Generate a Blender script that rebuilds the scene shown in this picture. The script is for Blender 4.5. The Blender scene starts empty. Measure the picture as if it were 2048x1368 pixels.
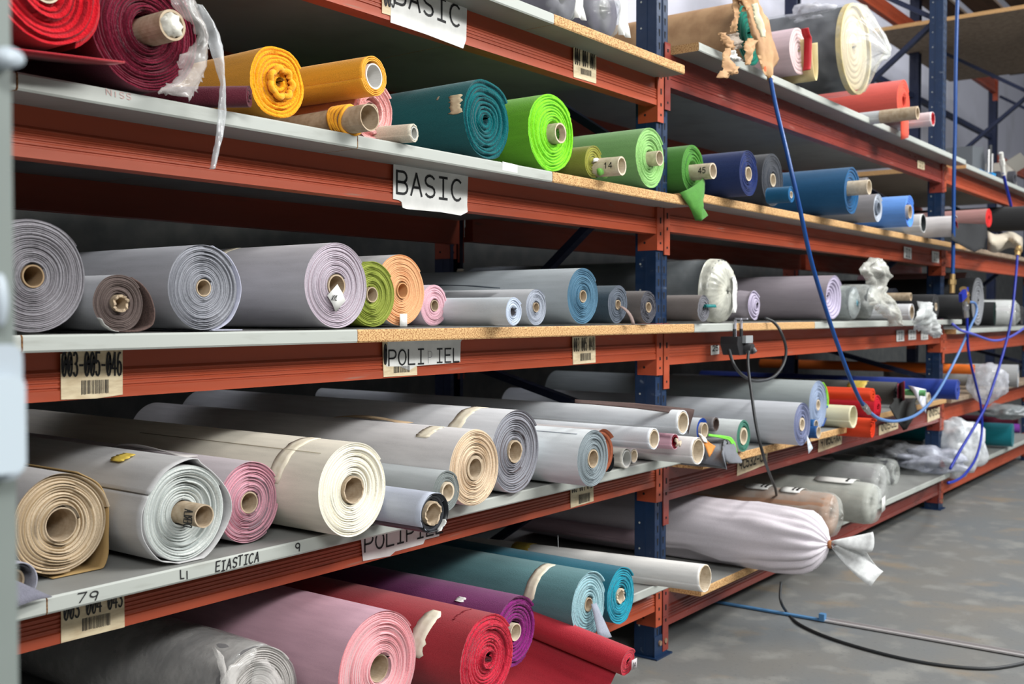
import bpy, math, random
import numpy as np
from mathutils import Vector, Matrix, noise as mnoise

PI = math.pi
scene = bpy.context.scene
COL = scene.collection

# ------------------------------------------------------------------ camera
FPX = 2126.0                                   # focal length in pixels of a 2048 px wide frame
TH = math.atan(1601 / 2127.0)
PIT = math.atan(57 / 2126.0)
CAM = np.array([0.0, -2.0, 1.33])
_F0 = np.array([math.cos(TH), math.sin(TH), 0.0])
_R = np.array([math.sin(TH), -math.cos(TH), 0.0])
_U0 = np.array([0.0, 0.0, 1.0])
_F = _F0 * math.cos(PIT) - _U0 * math.sin(PIT)
_U = _U0 * math.cos(PIT) + _F0 * math.sin(PIT)
cd = bpy.data.cameras.new('camera')
cam = bpy.data.objects.new('camera', cd)
COL.objects.link(cam)
cd.sensor_width = 36.0
cd.lens = 36.0 * FPX / 2048
cd.clip_start = 0.05
cam.matrix_world = Matrix(((_R[0], _U[0], -_F[0], CAM[0]), (_R[1], _U[1], -_F[1], CAM[1]),
                           (_R[2], _U[2], -_F[2], CAM[2]), (0, 0, 0, 1)))
cd.dof.use_dof = True
cd.dof.focus_distance = 2.75
cd.dof.aperture_fstop = 4.5
scene.camera = cam

# ------------------------------------------------------------------ world, lamps, exposure
w = bpy.data.worlds.new('world')
scene.world = w
w.use_nodes = True
wt = w.node_tree
_bg = wt.nodes['Background']
_tc = wt.nodes.new('ShaderNodeTexCoord')
_sx = wt.nodes.new('ShaderNodeSeparateXYZ')
_cr = wt.nodes.new('ShaderNodeValToRGB')                       # dim hall at eye height, skylit roof above
wt.links.new(_tc.outputs['Generated'], _sx.inputs[0])
wt.links.new(_sx.outputs[2], _cr.inputs[0])
_cr.color_ramp.elements[0].position = 0.0
_cr.color_ramp.elements[0].color = (0.035, 0.04, 0.045, 1)
_cr.color_ramp.elements[1].position = 0.75
_cr.color_ramp.elements[1].color = (0.80, 0.84, 0.87, 1)
wt.links.new(_cr.outputs[0], _bg.inputs[0])
_bg.inputs[1].default_value = 0.46


def area(name, loc, target, sx, sy, power, col):
    l = bpy.data.lights.new(name, 'AREA')
    l.shape = 'RECTANGLE'
    l.size, l.size_y, l.energy, l.color = sx, sy, power, col
    o = bpy.data.objects.new(name, l)
    COL.objects.link(o)
    o.location = loc
    d = Vector(target) - Vector(loc)
    o.rotation_euler = d.to_track_quat('-Z', 'Y').to_euler()
    return o


# two long roof lights over the aisle: one steep, one low and far, plus an unseen fill added at left to brighten the roll sides
area('roof_or_fill_light', (5.2, -4.2, 5.7), (4.0, 0.0, 1.0), 4.6, 0.5, 330, (1.0, 0.985, 0.95))
area('roof_or_fill_light', (5.4, -6.6, 5.2), (3.6, 0.0, 1.0), 4.6, 0.6, 470, (0.99, 0.99, 0.98))
area('roof_or_fill_light', (-1.6, -5.2, 4.3), (1.8, 0.0, 1.2), 2.6, 1.0, 250, (0.99, 0.99, 0.98))
area('roof_or_fill_light', (10.5, -3.4, 5.8), (8.5, 0.2, 1.2), 4.0, 1.2, 240, (0.92, 0.96, 1.0))

scene.view_settings.view_transform = 'Standard'
scene.view_settings.look = 'None'
scene.view_settings.gamma = 1.0
scene.view_settings.exposure = 0.04
scene.view_settings.use_curve_mapping = False


def ray(px, py):
    return _F + _R * (px - 1024) / FPX - _U * (py - 684) / FPX


def at(px, py, Y=0.0):
    d = ray(px, py)
    return CAM + d * (Y - CAM[1]) / d[1]


def atz(px, py, Z):
    d = ray(px, py)
    return CAM + d * (Z - CAM[2]) / d[2]


# ------------------------------------------------------------------ object helpers
def link(o, parent=None):
    COL.objects.link(o)
    if parent is not None:
        o.parent = parent
    return o


def tag(o, label=None, cat=None, group=None, kind=None):
    if label: o['label'] = label
    if cat: o['category'] = cat
    if group: o['group'] = group
    if kind: o['kind'] = kind
    return o


def empty(name, loc, rz=0.0, rx=0.0):
    o = bpy.data.objects.new(name, None)
    o.empty_display_size = 0.05
    o.location = [float(c) for c in loc]
    o.rotation_euler = (rx, 0, rz)
    return link(o)


def mk(name, V, F, mats, parent=None, mi=None, uv=None, smooth=True):
    me = bpy.data.meshes.new(name)
    V = np.asarray(V, dtype=float)
    me.from_pydata(V.tolist(), [], [tuple(int(i) for i in f) for f in F])
    for m in (mats if isinstance(mats, (list, tuple)) else [mats]):
        me.materials.append(m)
    if mi is not None:
        me.polygons.foreach_set('material_index', np.asarray(mi, dtype=np.int32))
    if uv is not None:
        ul = me.uv_layers.new(name='UVMap')
        li = np.empty(len(me.loops), dtype=np.int32)
        me.loops.foreach_get('vertex_index', li)
        ul.data.foreach_set('uv', np.asarray(uv, dtype=np.float32)[li].ravel())
    me.polygons.foreach_set('use_smooth', [bool(smooth)] * len(me.polygons))
    me.update()
    return link(bpy.data.objects.new(name, me), parent)


class MB:
    def __init__(s):
        s.V, s.F, s.M = [], [], []

    def add(s, V, F, m=0):
        n = len(s.V)
        s.V += [tuple(float(c) for c in v) for v in V]
        s.F += [tuple(i + n for i in f) for f in F]
        s.M += [m] * len(F)

    def box(s, x0, x1, y0, y1, z0, z1, m=0):
        V = [(x, y, z) for z in (z0, z1) for y in (y0, y1) for x in (x0, x1)]
        s.add(V, [(0, 2, 3, 1), (4, 5, 7, 6), (0, 1, 5, 4), (2, 6, 7, 3), (0, 4, 6, 2), (1, 3, 7, 5)], m)

    def prism(s, poly, axis, a, b, m=0):
        """poly: 2D outline; axis x: (y,z) outline run along x; axis y: (x,z) outline run along y"""
        n = len(poly)
        if axis == 'x':
            V = [(a, p, q) for p, q in poly] + [(b, p, q) for p, q in poly]
        elif axis == 'y':
            V = [(p, a, q) for p, q in poly] + [(p, b, q) for p, q in poly]
        else:
            V = [(p, q, a) for p, q in poly] + [(p, q, b) for p, q in poly]
        F = [tuple(range(n))[::-1], tuple(range(n, 2 * n))]
        F += [(i, (i + 1) % n, n + (i + 1) % n, n + i) for i in range(n)]
        s.add(V, F, m)

    def bar(s, p, q, w, h, m=0, up=(0, 1, 0)):
        p, q = Vector(p), Vector(q)
        d = (q - p).normalized()
        a = d.cross(Vector(up)).normalized() * w / 2
        b = d.cross(a).normalized() * h / 2
        V = [p + a + b, p - a + b, p - a - b, p + a - b, q + a + b, q - a + b, q - a - b, q + a - b]
        s.add(V, [(0, 1, 2, 3), (7, 6, 5, 4), (0, 4, 5, 1), (1, 5, 6, 2), (2, 6, 7, 3), (3, 7, 4, 0)], m)

    def cyl(s, p, q, r, n=12, m=0, r2=None):
        p, q = Vector(p), Vector(q)
        d = (q - p).normalized()
        a = d.orthogonal().normalized()
        b = d.cross(a)
        r2 = r if r2 is None else r2
        V = []
        for c, rr in ((p, r), (q, r2)):
            V += [c + (a * math.cos(2 * PI * i / n) + b * math.sin(2 * PI * i / n)) * rr for i in range(n)]
        F = [(i, (i + 1) % n, n + (i + 1) % n, n + i) for i in range(n)]
        F += [tuple(range(n))[::-1], tuple(range(n, 2 * n))]
        s.add(V, F, m)

    def build(s, name, mats, parent=None, smooth=False):
        return mk(name, s.V, s.F, mats, parent, s.M, None, smooth)


def spline(P, k=8):
    P = [np.array(p, float) for p in P]
    P = [2 * P[0] - P[1]] + P + [2 * P[-1] - P[-2]]
    out = []
    for i in range(1, len(P) - 2):
        a, b, c, d = P[i - 1:i + 3]
        for j in range(k):
            t = j / k
            out.append(0.5 * (2 * b + (c - a) * t + (2 * a - 5 * b + 4 * c - d) * t * t + (3 * b - a - 3 * c + d) * t ** 3))
    out.append(P[-2])
    return np.array(out)


def tube_geo(pts, r, n=8):
    pts = np.asarray(pts)
    V, F = [], []
    up = np.array([0.3, 0.5, 0.8])
    for i, p in enumerate(pts):
        t = pts[min(i + 1, len(pts) - 1)] - pts[max(i - 1, 0)]
        t = t / np.linalg.norm(t)
        a = up - t * (up @ t)
        a /= np.linalg.norm(a)
        b = np.cross(t, a)
        up = a
        for k in range(n):
            an = 2 * PI * k / n
            V.append(p + (a * math.cos(an) + b * math.sin(an)) * r)
    for i in range(len(pts) - 1):
        for k in range(n):
            F.append((i * n + k, i * n + (k + 1) % n, (i + 1) * n + (k + 1) % n, (i + 1) * n + k))
    m = (len(pts) - 1) * n
    F += [tuple(range(n))[::-1], tuple(range(m, m + n))]
    return V, F


def grid_faces(J, K, off=0, wrap=False):
    F = []
    kk = K if wrap else K - 1
    for j in range(J - 1):
        for k in range(kk):
            F.append((off + j * K + k, off + j * K + (k + 1) % K, off + (j + 1) * K + (k + 1) % K, off + (j + 1) * K + k))
    return F


def sheet(name, rows, thick, mats, parent=None, smooth=True):
    """a cloth / paper / film sheet: rows of points with a real thickness"""
    P = np.asarray(rows, float)
    J, K = P.shape[:2]
    du = np.gradient(P, axis=0)
    dv = np.gradient(P, axis=1)
    nrm = np.cross(du, dv)
    nrm /= np.linalg.norm(nrm, axis=2, keepdims=True) + 1e-12
    A = (P + nrm * thick / 2).reshape(-1, 3)
    B = (P - nrm * thick / 2).reshape(-1, 3)
    F = grid_faces(J, K) + [f[::-1] for f in grid_faces(J, K, J * K)]
    n = J * K
    edge = [j * K for j in range(J)] + [(J - 1) * K + k for k in range(1, K)] + \
           [j * K + K - 1 for j in range(J - 2, -1, -1)] + [k for k in range(K - 2, 0, -1)]
    for i in range(len(edge)):
        a, b = edge[i], edge[(i + 1) % len(edge)]
        F.append((a, b, b + n, a + n))
    return mk(name, np.vstack([A, B]), F, mats, parent, None, None, smooth)


def vnoise(x, seed):
    rs = np.random.RandomState(seed)
    T = rs.rand(512)
    i = np.floor(x).astype(int)
    f = x - i
    f = f * f * (3 - 2 * f)
    return T[i % 512] * (1 - f) + T[(i + 1) % 512] * f


# ------------------------------------------------------------------ materials
MATS = {}


def srgb(r, g, b):
    return tuple((c / 255 / 12.92 if c / 255 <= 0.04045 else ((c / 255 + 0.055) / 1.055) ** 2.4) for c in (r, g, b))


def nodemat(key):
    m = bpy.data.materials.new(key)
    m.use_nodes = True
    nt = m.node_tree
    b = nt.nodes['Principled BSDF']
    MATS[key] = m
    return m, nt, b


def N(nt, t, **kw):
    n = nt.nodes.new(t)
    for k, v in kw.items():
        setattr(n, k, v)
    return n


def mixc(nt, fac, a, b, mode='MIX'):
    n = N(nt, 'ShaderNodeMix', data_type='RGBA', blend_type=mode)
    for s, v in ((n.inputs[0], fac), (n.inputs[6], a), (n.inputs[7], b)):
        if isinstance(v, (int, float)): s.default_value = v
        elif isinstance(v, tuple): s.default_value = (*v, 1) if len(v) == 3 else v
        else: nt.links.new(v, s)
    return n.outputs[2]


def ramp(nt, src, a, b):
    n = N(nt, 'ShaderNodeMapRange')
    n.inputs[1].default_value, n.inputs[2].default_value = a, b
    nt.links.new(src, n.inputs[0])
    return n.outputs[0]


def noise(nt, scale, detail=3, vec=None, stretch=None, coord='Object'):
    tc = N(nt, 'ShaderNodeTexCoord')
    mp = N(nt, 'ShaderNodeMapping')
    mp.inputs['Scale'].default_value = stretch or (1, 1, 1)
    nt.links.new(tc.outputs[coord], mp.inputs[0])
    n = N(nt, 'ShaderNodeTexNoise')
    n.inputs['Scale'].default_value = scale
    n.inputs['Detail'].default_value = detail
    nt.links.new(mp.outputs[0], n.inputs['Vector'])
    return n.outputs['Fac']


def bump(nt, b, h, dist, strength=0.6):
    n = N(nt, 'ShaderNodeBump')
    n.inputs['Strength'].default_value = strength
    n.inputs['Distance'].default_value = dist
    nt.links.new(h, n.inputs['Height'])
    nt.links.new(n.outputs[0], b.inputs['Normal'])


def cloth(c, rough=0.85, fuzz=0.0, mott=0.12, wrinkle=0.0):
    """outer side of a roll of textile or artificial leather"""
    key = 'cloth_%d_%d_%d_%g_%g_%g' % (*c, rough, fuzz, wrinkle)
    if key in MATS: return MATS[key]
    m, nt, b = nodemat(key)
    l = srgb(*c)
    n1 = noise(nt, 60, 4, stretch=(1, 0.12, 1))
    n2 = noise(nt, 900 if not fuzz else 420, 2)
    dark = tuple(x * (1 - mott * 1.6) for x in l)
    lite = tuple(min(1, x * (1 + mott)) for x in l)
    cc = mixc(nt, ramp(nt, n1, 0.3, 0.7), dark, lite)
    cc = mixc(nt, ramp(nt, n2, 0.35, 0.65), cc, tuple(min(1, x * 1.06 + 0.01) for x in l))
    nt.links.new(cc, b.inputs['Base Color'])
    b.inputs['Roughness'].default_value = rough
    b.inputs['Specular IOR Level'].default_value = 0.3
    if fuzz:
        b.inputs['Sheen Weight'].default_value = 0.15
        b.inputs['Sheen Roughness'].default_value = 0.5
    h = n2
    if wrinkle:
        n3 = noise(nt, 9, 3, stretch=(1, 0.45, 1))
        ad = N(nt, 'ShaderNodeMath', operation='MULTIPLY_ADD')
        nt.links.new(n3, ad.inputs[0]); ad.inputs[1].default_value = 14 * wrinkle
        nt.links.new(n2, ad.inputs[2]); h = ad.outputs[0]
    bump(nt, b, h, 0.0016 if fuzz else 0.0005, 0.7)
    return m


def edge(ca, cb, cut=0.6, fuzz=0.0, cc3=None):
    """roll end: edge of the wound sheet (ca) alternating with its backing (cb), following the spiral"""
    key = 'edge_%d_%d_%d_%d_%d_%d_%g_%g' % (*ca, *cb, cut, fuzz)
    if key in MATS: return MATS[key]
    m, nt, b = nodemat(key)
    uv = N(nt, 'ShaderNodeUVMap')
    sp = N(nt, 'ShaderNodeSeparateXYZ')
    nt.links.new(uv.outputs[0], sp.inputs[0])
    nz = noise(nt, 55, 3)
    ad = N(nt, 'ShaderNodeMath', operation='MULTIPLY_ADD')
    nt.links.new(nz, ad.inputs[0]); ad.inputs[1].default_value = 0.22
    sb = N(nt, 'ShaderNodeMath', operation='SUBTRACT')
    nt.links.new(sp.outputs[0], sb.inputs[0]); sb.inputs[1].default_value = 0.41
    nt.links.new(sb.outputs[0], ad.inputs[2])
    fr = N(nt, 'ShaderNodeMath', operation='FRACT')
    nt.links.new(ad.outputs[0], fr.inputs[0])
    f2 = N(nt, 'ShaderNodeMath', operation='PINGPONG')
    nt.links.new(ad.outputs[0], f2.inputs[0]); f2.inputs[1].default_value = 0.5
    f3 = N(nt, 'ShaderNodeMath', operation='MULTIPLY')
    nt.links.new(f2.outputs[0], f3.inputs[0]); f3.inputs[1].default_value = 2.0
    la, lb = srgb(*ca), srgb(*cb)
    nn = noise(nt, 300, 2)
    a2 = mixc(nt, ramp(nt, nn, 0.35, 0.65), tuple(x * 0.82 for x in la), tuple(min(1, x * 1.1) for x in la))
    col = mixc(nt, ramp(nt, f3.outputs[0], cut - 0.12, cut + 0.22), a2, lb)
    wv = N(nt, 'ShaderNodeTexNoise', noise_dimensions='1D')          # bands that follow the layers
    nt.links.new(sp.outputs[0], wv.inputs['W']); wv.inputs['Scale'].default_value = 1.7
    col = mixc(nt, ramp(nt, wv.outputs['Fac'], 0.4, 0.75), col, mixc(nt, 0.45, la, lb))
    nt.links.new(col, b.inputs['Base Color'])
    b.inputs['Roughness'].default_value = 0.95
    b.inputs['Specular IOR Level'].default_value = 0.15
    if fuzz:
        b.inputs['Sheen Weight'].default_value = 0.15
    bump(nt, b, noise(nt, 260 if fuzz else 700, 3), 0.003 if fuzz else 0.0008, 0.8)
    return m


def plain(key, c, rough=0.6, metal=0.0, spec=0.4, nscale=0, namp=0.2, bdist=0.0, stretch=None, c2=None, lo=0.4, hi=0.65):
    if key in MATS: return MATS[key]
    m, nt, b = nodemat(key)
    l = srgb(*c)
    b.inputs['Base Color'].default_value = (*l, 1)
    b.inputs['Roughness'].default_value = rough
    b.inputs['Metallic'].default_value = metal
    b.inputs['Specular IOR Level'].default_value = spec
    if nscale:
        n = noise(nt, nscale, 5, stretch=stretch)
        l2 = srgb(*c2) if c2 else tuple(x * (1 - namp) for x in l)
        nt.links.new(mixc(nt, ramp(nt, n, lo, hi), l, l2), b.inputs['Base Color'])
        if bdist: bump(nt, b, n, bdist)
    return m


def painted(key, c, scuff, rough=0.42):
    """sprayed steel with scuffs and grime"""
    m, nt, b = nodemat(key)
    l = srgb(*c)
    n1 = noise(nt, 3.0, 5, stretch=(0.5, 2, 3))
    n2 = noise(nt, 26, 6, stretch=(0.15, 1, 1.6))
    cc = mixc(nt, ramp(nt, n1, 0.35, 0.7), l, tuple(x * 0.78 for x in l))
    cc = mixc(nt, ramp(nt, n2, 0.66, 0.74), cc, srgb(*scuff))
    nt.links.new(cc, b.inputs['Base Color'])
    rr = ramp(nt, n2, 0.3, 0.8)
    mr = N(nt, 'ShaderNodeMapRange'); nt.links.new(rr, mr.inputs[0])
    mr.inputs[3].default_value = rough - 0.08; mr.inputs[4].default_value = rough + 0.25
    nt.links.new(mr.outputs[0], b.inputs['Roughness'])
    bump(nt, b, n2, 0.0004, 0.4)
    return m


def film(key, tint=(235, 240, 240), alpha=0.35, rough=0.12, c2=None):
    """thin clear polythene: mostly see-through, milky where it folds, shiny"""
    if key in MATS: return MATS[key]
    m, nt, b = nodemat(key)
    out = nt.nodes['Material Output']
    tr = N(nt, 'ShaderNodeBsdfTransparent')
    tr.inputs[0].default_value = (0.97, 0.98, 0.98, 1)
    mx = N(nt, 'ShaderNodeMixShader')
    b.inputs['Base Color'].default_value = (*srgb(*tint), 1)
    b.inputs['Roughness'].default_value = rough
    b.inputs['Specular IOR Level'].default_value = 0.7
    n = noise(nt, 14, 5)
    lw = N(nt, 'ShaderNodeLayerWeight'); lw.inputs[0].default_value = 0.35
    ad = N(nt, 'ShaderNodeMath', operation='MULTIPLY_ADD')
    nt.links.new(lw.outputs['Facing'], ad.inputs[0]); ad.inputs[1].default_value = min(.45, alpha)
    r = ramp(nt, n, 0.35, 0.75)
    mr = N(nt, 'ShaderNodeMapRange'); nt.links.new(r, mr.inputs[0])
    mr.inputs[3].default_value = alpha * 0.5; mr.inputs[4].default_value = min(1, alpha * 1.7)
    nt.links.new(mr.outputs[0], ad.inputs[2])
    ad.use_clamp = True
    nt.links.new(ad.outputs[0], mx.inputs[0])
    nt.links.new(tr.outputs[0], mx.inputs[1])
    nt.links.new(b.outputs[0], mx.inputs[2])
    nt.links.new(mx.outputs[0], out.inputs[0])
    bump(nt, b, noise(nt, 40, 4), 0.004, 0.7)
    return m


M_OR = painted('orange_steel', (170, 74, 44), (150, 96, 78))
M_RED = painted('dark_orange_steel', (132, 54, 44), (150, 100, 90), 0.3)
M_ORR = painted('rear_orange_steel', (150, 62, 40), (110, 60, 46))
M_BLUE = painted('blue_steel', (16, 42, 74), (78, 90, 106), 0.4)
M_NAVY = painted('dark_blue_steel', (16, 28, 58), (60, 66, 84), 0.5)
M_HOLE = plain('slot_dark', (14, 16, 20), 0.9)
M_BOARD = plain('grey_board', (170, 174, 168), 0.55, nscale=7, c2=(150, 152, 145), stretch=(1, 1, 6), lo=0.56, hi=0.8)
M_TOP = plain('grey_laminate', (138, 139, 136), 0.6, nscale=6, c2=(122, 122, 118), lo=0.5, hi=0.8)
M_CHIP = plain('particle_board', (208, 170, 118), 0.85, nscale=240, c2=(150, 104, 62), bdist=0.001, lo=0.45, hi=0.6)
M_CHIPD = plain('brown_board_face', (150, 132, 112), 0.8, nscale=30, c2=(128, 110, 92))
M_CARD = plain('cardboard_tube', (184, 166, 142), 0.85, nscale=50, c2=(164, 144, 118))
M_CARDP = plain('pale_cardboard_tube', (208, 194, 172), 0.85, nscale=50, c2=(188, 172, 148))
M_KRAFT = plain('kraft_paper', (186, 148, 108), 0.75, nscale=14, c2=(164, 126, 90), bdist=0.003)
M_PAPER = plain('white_paper', (226, 226, 222), 0.7, nscale=12, c2=(208, 208, 204))
M_YPAPER = plain('aged_label_paper', (222, 206, 172), 0.7, nscale=20, c2=(200, 180, 146), stretch=(1, 1, 4))
M_INK = plain('black_ink', (26, 26, 28), 0.6)
M_PINK_INK = plain('faded_red_ink', (196, 150, 146), 0.7)
M_RED_INK = plain('red_ink', (170, 50, 44), 0.7)
M_TAPE = plain('masking_tape', (232, 224, 204), 0.6, nscale=60, c2=(220, 210, 186))
M_YTAPE = plain('yellowed_tape', (212, 186, 84), 0.5, nscale=40, c2=(188, 160, 70))


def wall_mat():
    m, nt, b = nodemat('hall_wall')                    # grey cement below with shade behind the rack in its colour, whitewash above
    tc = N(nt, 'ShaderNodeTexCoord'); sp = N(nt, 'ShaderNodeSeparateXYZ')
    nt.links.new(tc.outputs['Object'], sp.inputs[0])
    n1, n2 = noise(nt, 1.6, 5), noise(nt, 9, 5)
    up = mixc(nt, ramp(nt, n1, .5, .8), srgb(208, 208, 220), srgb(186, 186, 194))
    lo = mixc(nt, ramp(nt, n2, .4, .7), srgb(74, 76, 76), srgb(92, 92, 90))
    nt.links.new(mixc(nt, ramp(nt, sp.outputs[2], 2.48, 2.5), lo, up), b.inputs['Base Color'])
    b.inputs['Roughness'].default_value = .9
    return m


M_FILM = film('clear_film', (226, 230, 224), .2, .08)
M_FILM2 = film('milky_film', (238, 240, 242), 0.62, 0.2)
M_FILM3 = film('thin_clear_film', (226, 232, 234), 0.16, 0.1)

# ------------------------------------------------------------------ the hall
def concrete():
    m, nt, b = nodemat('concrete_floor')
    n1 = noise(nt, 1.1, 6, stretch=(1, 1.3, 1))
    n2 = noise(nt, 5.5, 8)
    n3 = noise(nt, 60, 4)
    c = mixc(nt, ramp(nt, n1, 0.35, 0.65), srgb(102, 106, 108), srgb(112, 110, 105))
    c = mixc(nt, ramp(nt, n2, 0.52, 0.68), c, srgb(128, 128, 124))
    c = mixc(nt, ramp(nt, noise(nt, 3.2, 7, stretch=(1.2, 0.8, 1)), 0.57, 0.7), c, srgb(126, 116, 102))
    c = mixc(nt, ramp(nt, n3, 0.6, 0.8), c, srgb(92, 92, 92))
    nt.links.new(c, b.inputs['Base Color'])
    b.inputs['Roughness'].default_value = 0.6
    bump(nt, b, n3, 0.002, 0.4)
    return m


mb = MB(); mb.box(-6, 26, -9, 2.1, -0.1, 0)
tag(mb.build('floor', concrete()), kind='structure')
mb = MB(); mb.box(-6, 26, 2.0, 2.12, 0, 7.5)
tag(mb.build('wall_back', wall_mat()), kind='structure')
mb = MB(); mb.box(21, 21.12, -9, 2.0, 0, 7.5)
tag(mb.build('wall_right', plain('white_wall_far', (214, 214, 222), 0.9, nscale=2.5, c2=(196, 196, 200), lo=0.55, hi=0.8)), kind='structure')

# ------------------------------------------------------------------ racking
LZ = {  # beam bottom, beam top per bay and level
    1: [(.185, .29), (.667, .77), (1.155, 1.257), (1.633, 1.735), (2.12, 2.225)],
    2: [(.108, .235), (.60, .73), (1.13, 1.257), (1.648, 1.757), (2.205, 2.335)],
    3: [(.10, .215), (.60, .72), (1.055, 1.19), (1.65, 1.77), (2.215, 2.33)],
}
XS = {1: (-.46, 3.574), 2: (3.67, 7.455), 3: (7.545, 10.45)}
REAR = 1.03
ORD = ['lowest', 'second lowest', 'middle', 'second highest', 'top']
BAYN = {1: 'left bay', 2: 'second bay', 3: 'far right bay'}


def beam_profile(z0, z1, y, sgn):
    """stepped box section; sgn=-1: front face looks to -y"""
    h = z1 - z0
    o = lambda d: y - sgn * d
    P = [(o(0), z0), (o(0), z0 + .20 * h), (o(.004), z0 + .215 * h), (o(.004), z0 + .245 * h), (o(.001), z0 + .26 * h)]
    for k in range(3):
        q = z0 + h * (.30 + .085 * k)
        P += [(o(.001), q), (o(.0035), q + .02 * h), (o(.0035), q + .045 * h), (o(.001), q + .06 * h)]
    P += [(o(.001), z0 + .56 * h), (o(.007), z0 + .62 * h), (o(.007), z1), (o(.05), z1), (o(.05), z0)]
    return P


def make_beam(bay, lev, rear=False):
    z0, z1 = LZ[bay][lev]
    x0, x1 = XS[bay]
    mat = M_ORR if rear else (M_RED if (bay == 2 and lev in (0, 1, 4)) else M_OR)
    yb = REAR if rear else 0.0
    r = empty('rack_beam', ((x0 + x1) / 2, yb, z0))
    colr = 'dark red orange' if mat is M_RED else 'orange'
    tag(r, ('%s steel %s beam of the %s level in the %s' % (colr, 'rear' if rear else 'front', ORD[lev], BAYN[bay])),
        'beam', 'rear rack beams' if rear else 'front rack beams')
    mb = MB()
    hx = (x1 - x0) / 2
    mb.prism(beam_profile(0, z1 - z0, 0, -1 if not rear else 1), 'x', -hx, hx)
    mb.build('beam_body', mat, r)
    # end connectors: a folded plate with slots on the upright
    for s in (-1, 1):
        c = MB()
        lo, hi = -.062, (z1 - z0) + .035
        if bay == 2 and s == -1: lo -= .03
        xa = hx * s
        xb = xa + s * .043
        a, bb = min(xa, xb), max(xa, xb)
        fy = -.004 if not rear else .0
        c.box(a, bb, fy, fy + .004, lo, hi)
        if s == 1:                                   # side leaf seen from the left
            c.box(xa - .004, xa, fy, fy + .085, lo, hi)
            c.cyl((xa - .0045, fy + .055, lo + .03), (xa - .003, fy + .055, lo + .03), .005, 10, 1)
        for zz, hh in ((hi - .03, .012), (hi - .085, .022), (hi - .135, .012), (lo + .028, .008)):
            xm = (a + bb) / 2
            c.box(xm - .0045, xm + .0045, fy - .0012, fy, zz - hh / 2, zz + hh / 2, 1)
        c.build('beam_connector', [mat, M_HOLE], r)
    return r


for bay in (1, 2, 3):
    for lev in range(5):
        make_beam(bay, lev)
        if not (bay == 1 and lev == 4 and False):
            make_beam(bay, lev, True)


def slot_row(mb, xs, y, z0, z1, step=.05):
    z = z0
    while z < z1:
        for x in xs:
            mb.add([(x - .006, y, z + .012), (x + .006, y, z + .012), (x + .003, y, z - .014), (x - .003, y, z - .014)],
                   [(0, 1, 2, 3)], 1)
        z += step


def frame(x, top, label, yr=REAR, mat=None, detail=True):
    mat = mat or M_BLUE
    r = empty('upright_frame', (x, 0, 0))
    tag(r, label, 'rack upright', 'blue upright frames')
    for k, (ya, yb) in enumerate(((.004, .092), (yr, yr + .088))):
        mb = MB()
        sg = -1 if k == 0 else 1
        # lipped channel: front face with shallow centre groove, two flanges
        fy = ya if k == 0 else yb
        t = .003 * (1 if k == 0 else -1)
        P = [(-.043, fy), (-.009, fy), (-.006, fy + 2 * t), (.006, fy + 2 * t), (.009, fy), (.043, fy)]
        V = [(p, q, z) for z in (.004, top) for p, q in P]
        mb.add(V, [(i, i + 1, 7 + i, 6 + i) for i in range(5)], 0)
        other = yb if k == 0 else ya
        for s in (-1, 1):
            mb.box(s * .043 - .0015, s * .043 + .0015, min(fy, other), max(fy, other), .004, top, 0)
            mb.box(min(s * .043, s * .022), max(s * .043, s * .022), other - .0015, other + .0015, .004, top, 0)
            # stiffening rib along the flange and bolt dots
            mb.box(s * .0445 - .002, s * .0445 + .002, ya + .040, ya + .048, .004, top, 0)
        if k == 0:
            slot_row(mb, (-.021, .022), ya - .0008, .10, top - .03)
            z = .12
            while z < top:
                mb.cyl((-.0452, ya + .066, z), (-.0462, ya + .066, z), .004, 8, 2)
                z += .1
        mb.build('post', [mat if k == 0 else M_NAVY, M_HOLE, M_BOARD], r)
        f = MB()
        f.box(-.062, .062, ya - .022, yb + .022, 0, .006)
        f.box(-.050, .050, ya - .005, ya - .001, .006, .085)
        for bx in (-.012, .03):
            f.cyl((bx, ya - .005, .055), (bx, ya - .012, .055), .010, 10, 1)
        f.build('foot_plate', [mat, plain('rusty_bolt', (128, 104, 84), 0.7)], r)
    # zigzag lattice between the two posts
    zs = [.42, 1.19, 1.63, 2.36, 3.0, 3.7]
    for i, (z0, z1) in enumerate(((.22, .86), (1.12, .86 + .02), (1.13, 1.90), (2.52, 1.92), (2.55, 3.3), (3.9, 3.32))):
        if z0 > top or z1 > top: continue
        b = MB(); b.bar((0, .97 * yr, z0), (0, .07, z1), .045, .03)
        b.build('brace', M_NAVY, r)
    b = MB(); b.bar((0, .08, .16), (0, yr, .16), .03, .03); b.build('brace', M_NAVY, r)
    return r


frame(3.617, 3.2, 'blue slotted upright frame standing between the left bay and the second bay')
frame(7.5, 4.6, 'tall blue slotted upright frame at the far end of the second bay')
frame(10.5, 4.6, 'dark blue upright frame standing alone at top right far behind the hoses')
frame(13.6, 4.8, 'farthest dark blue upright frame at the right edge of the photo')
frame(-.505, 3.2, 'blue upright frame at the left end hidden behind the grey post')

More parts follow.
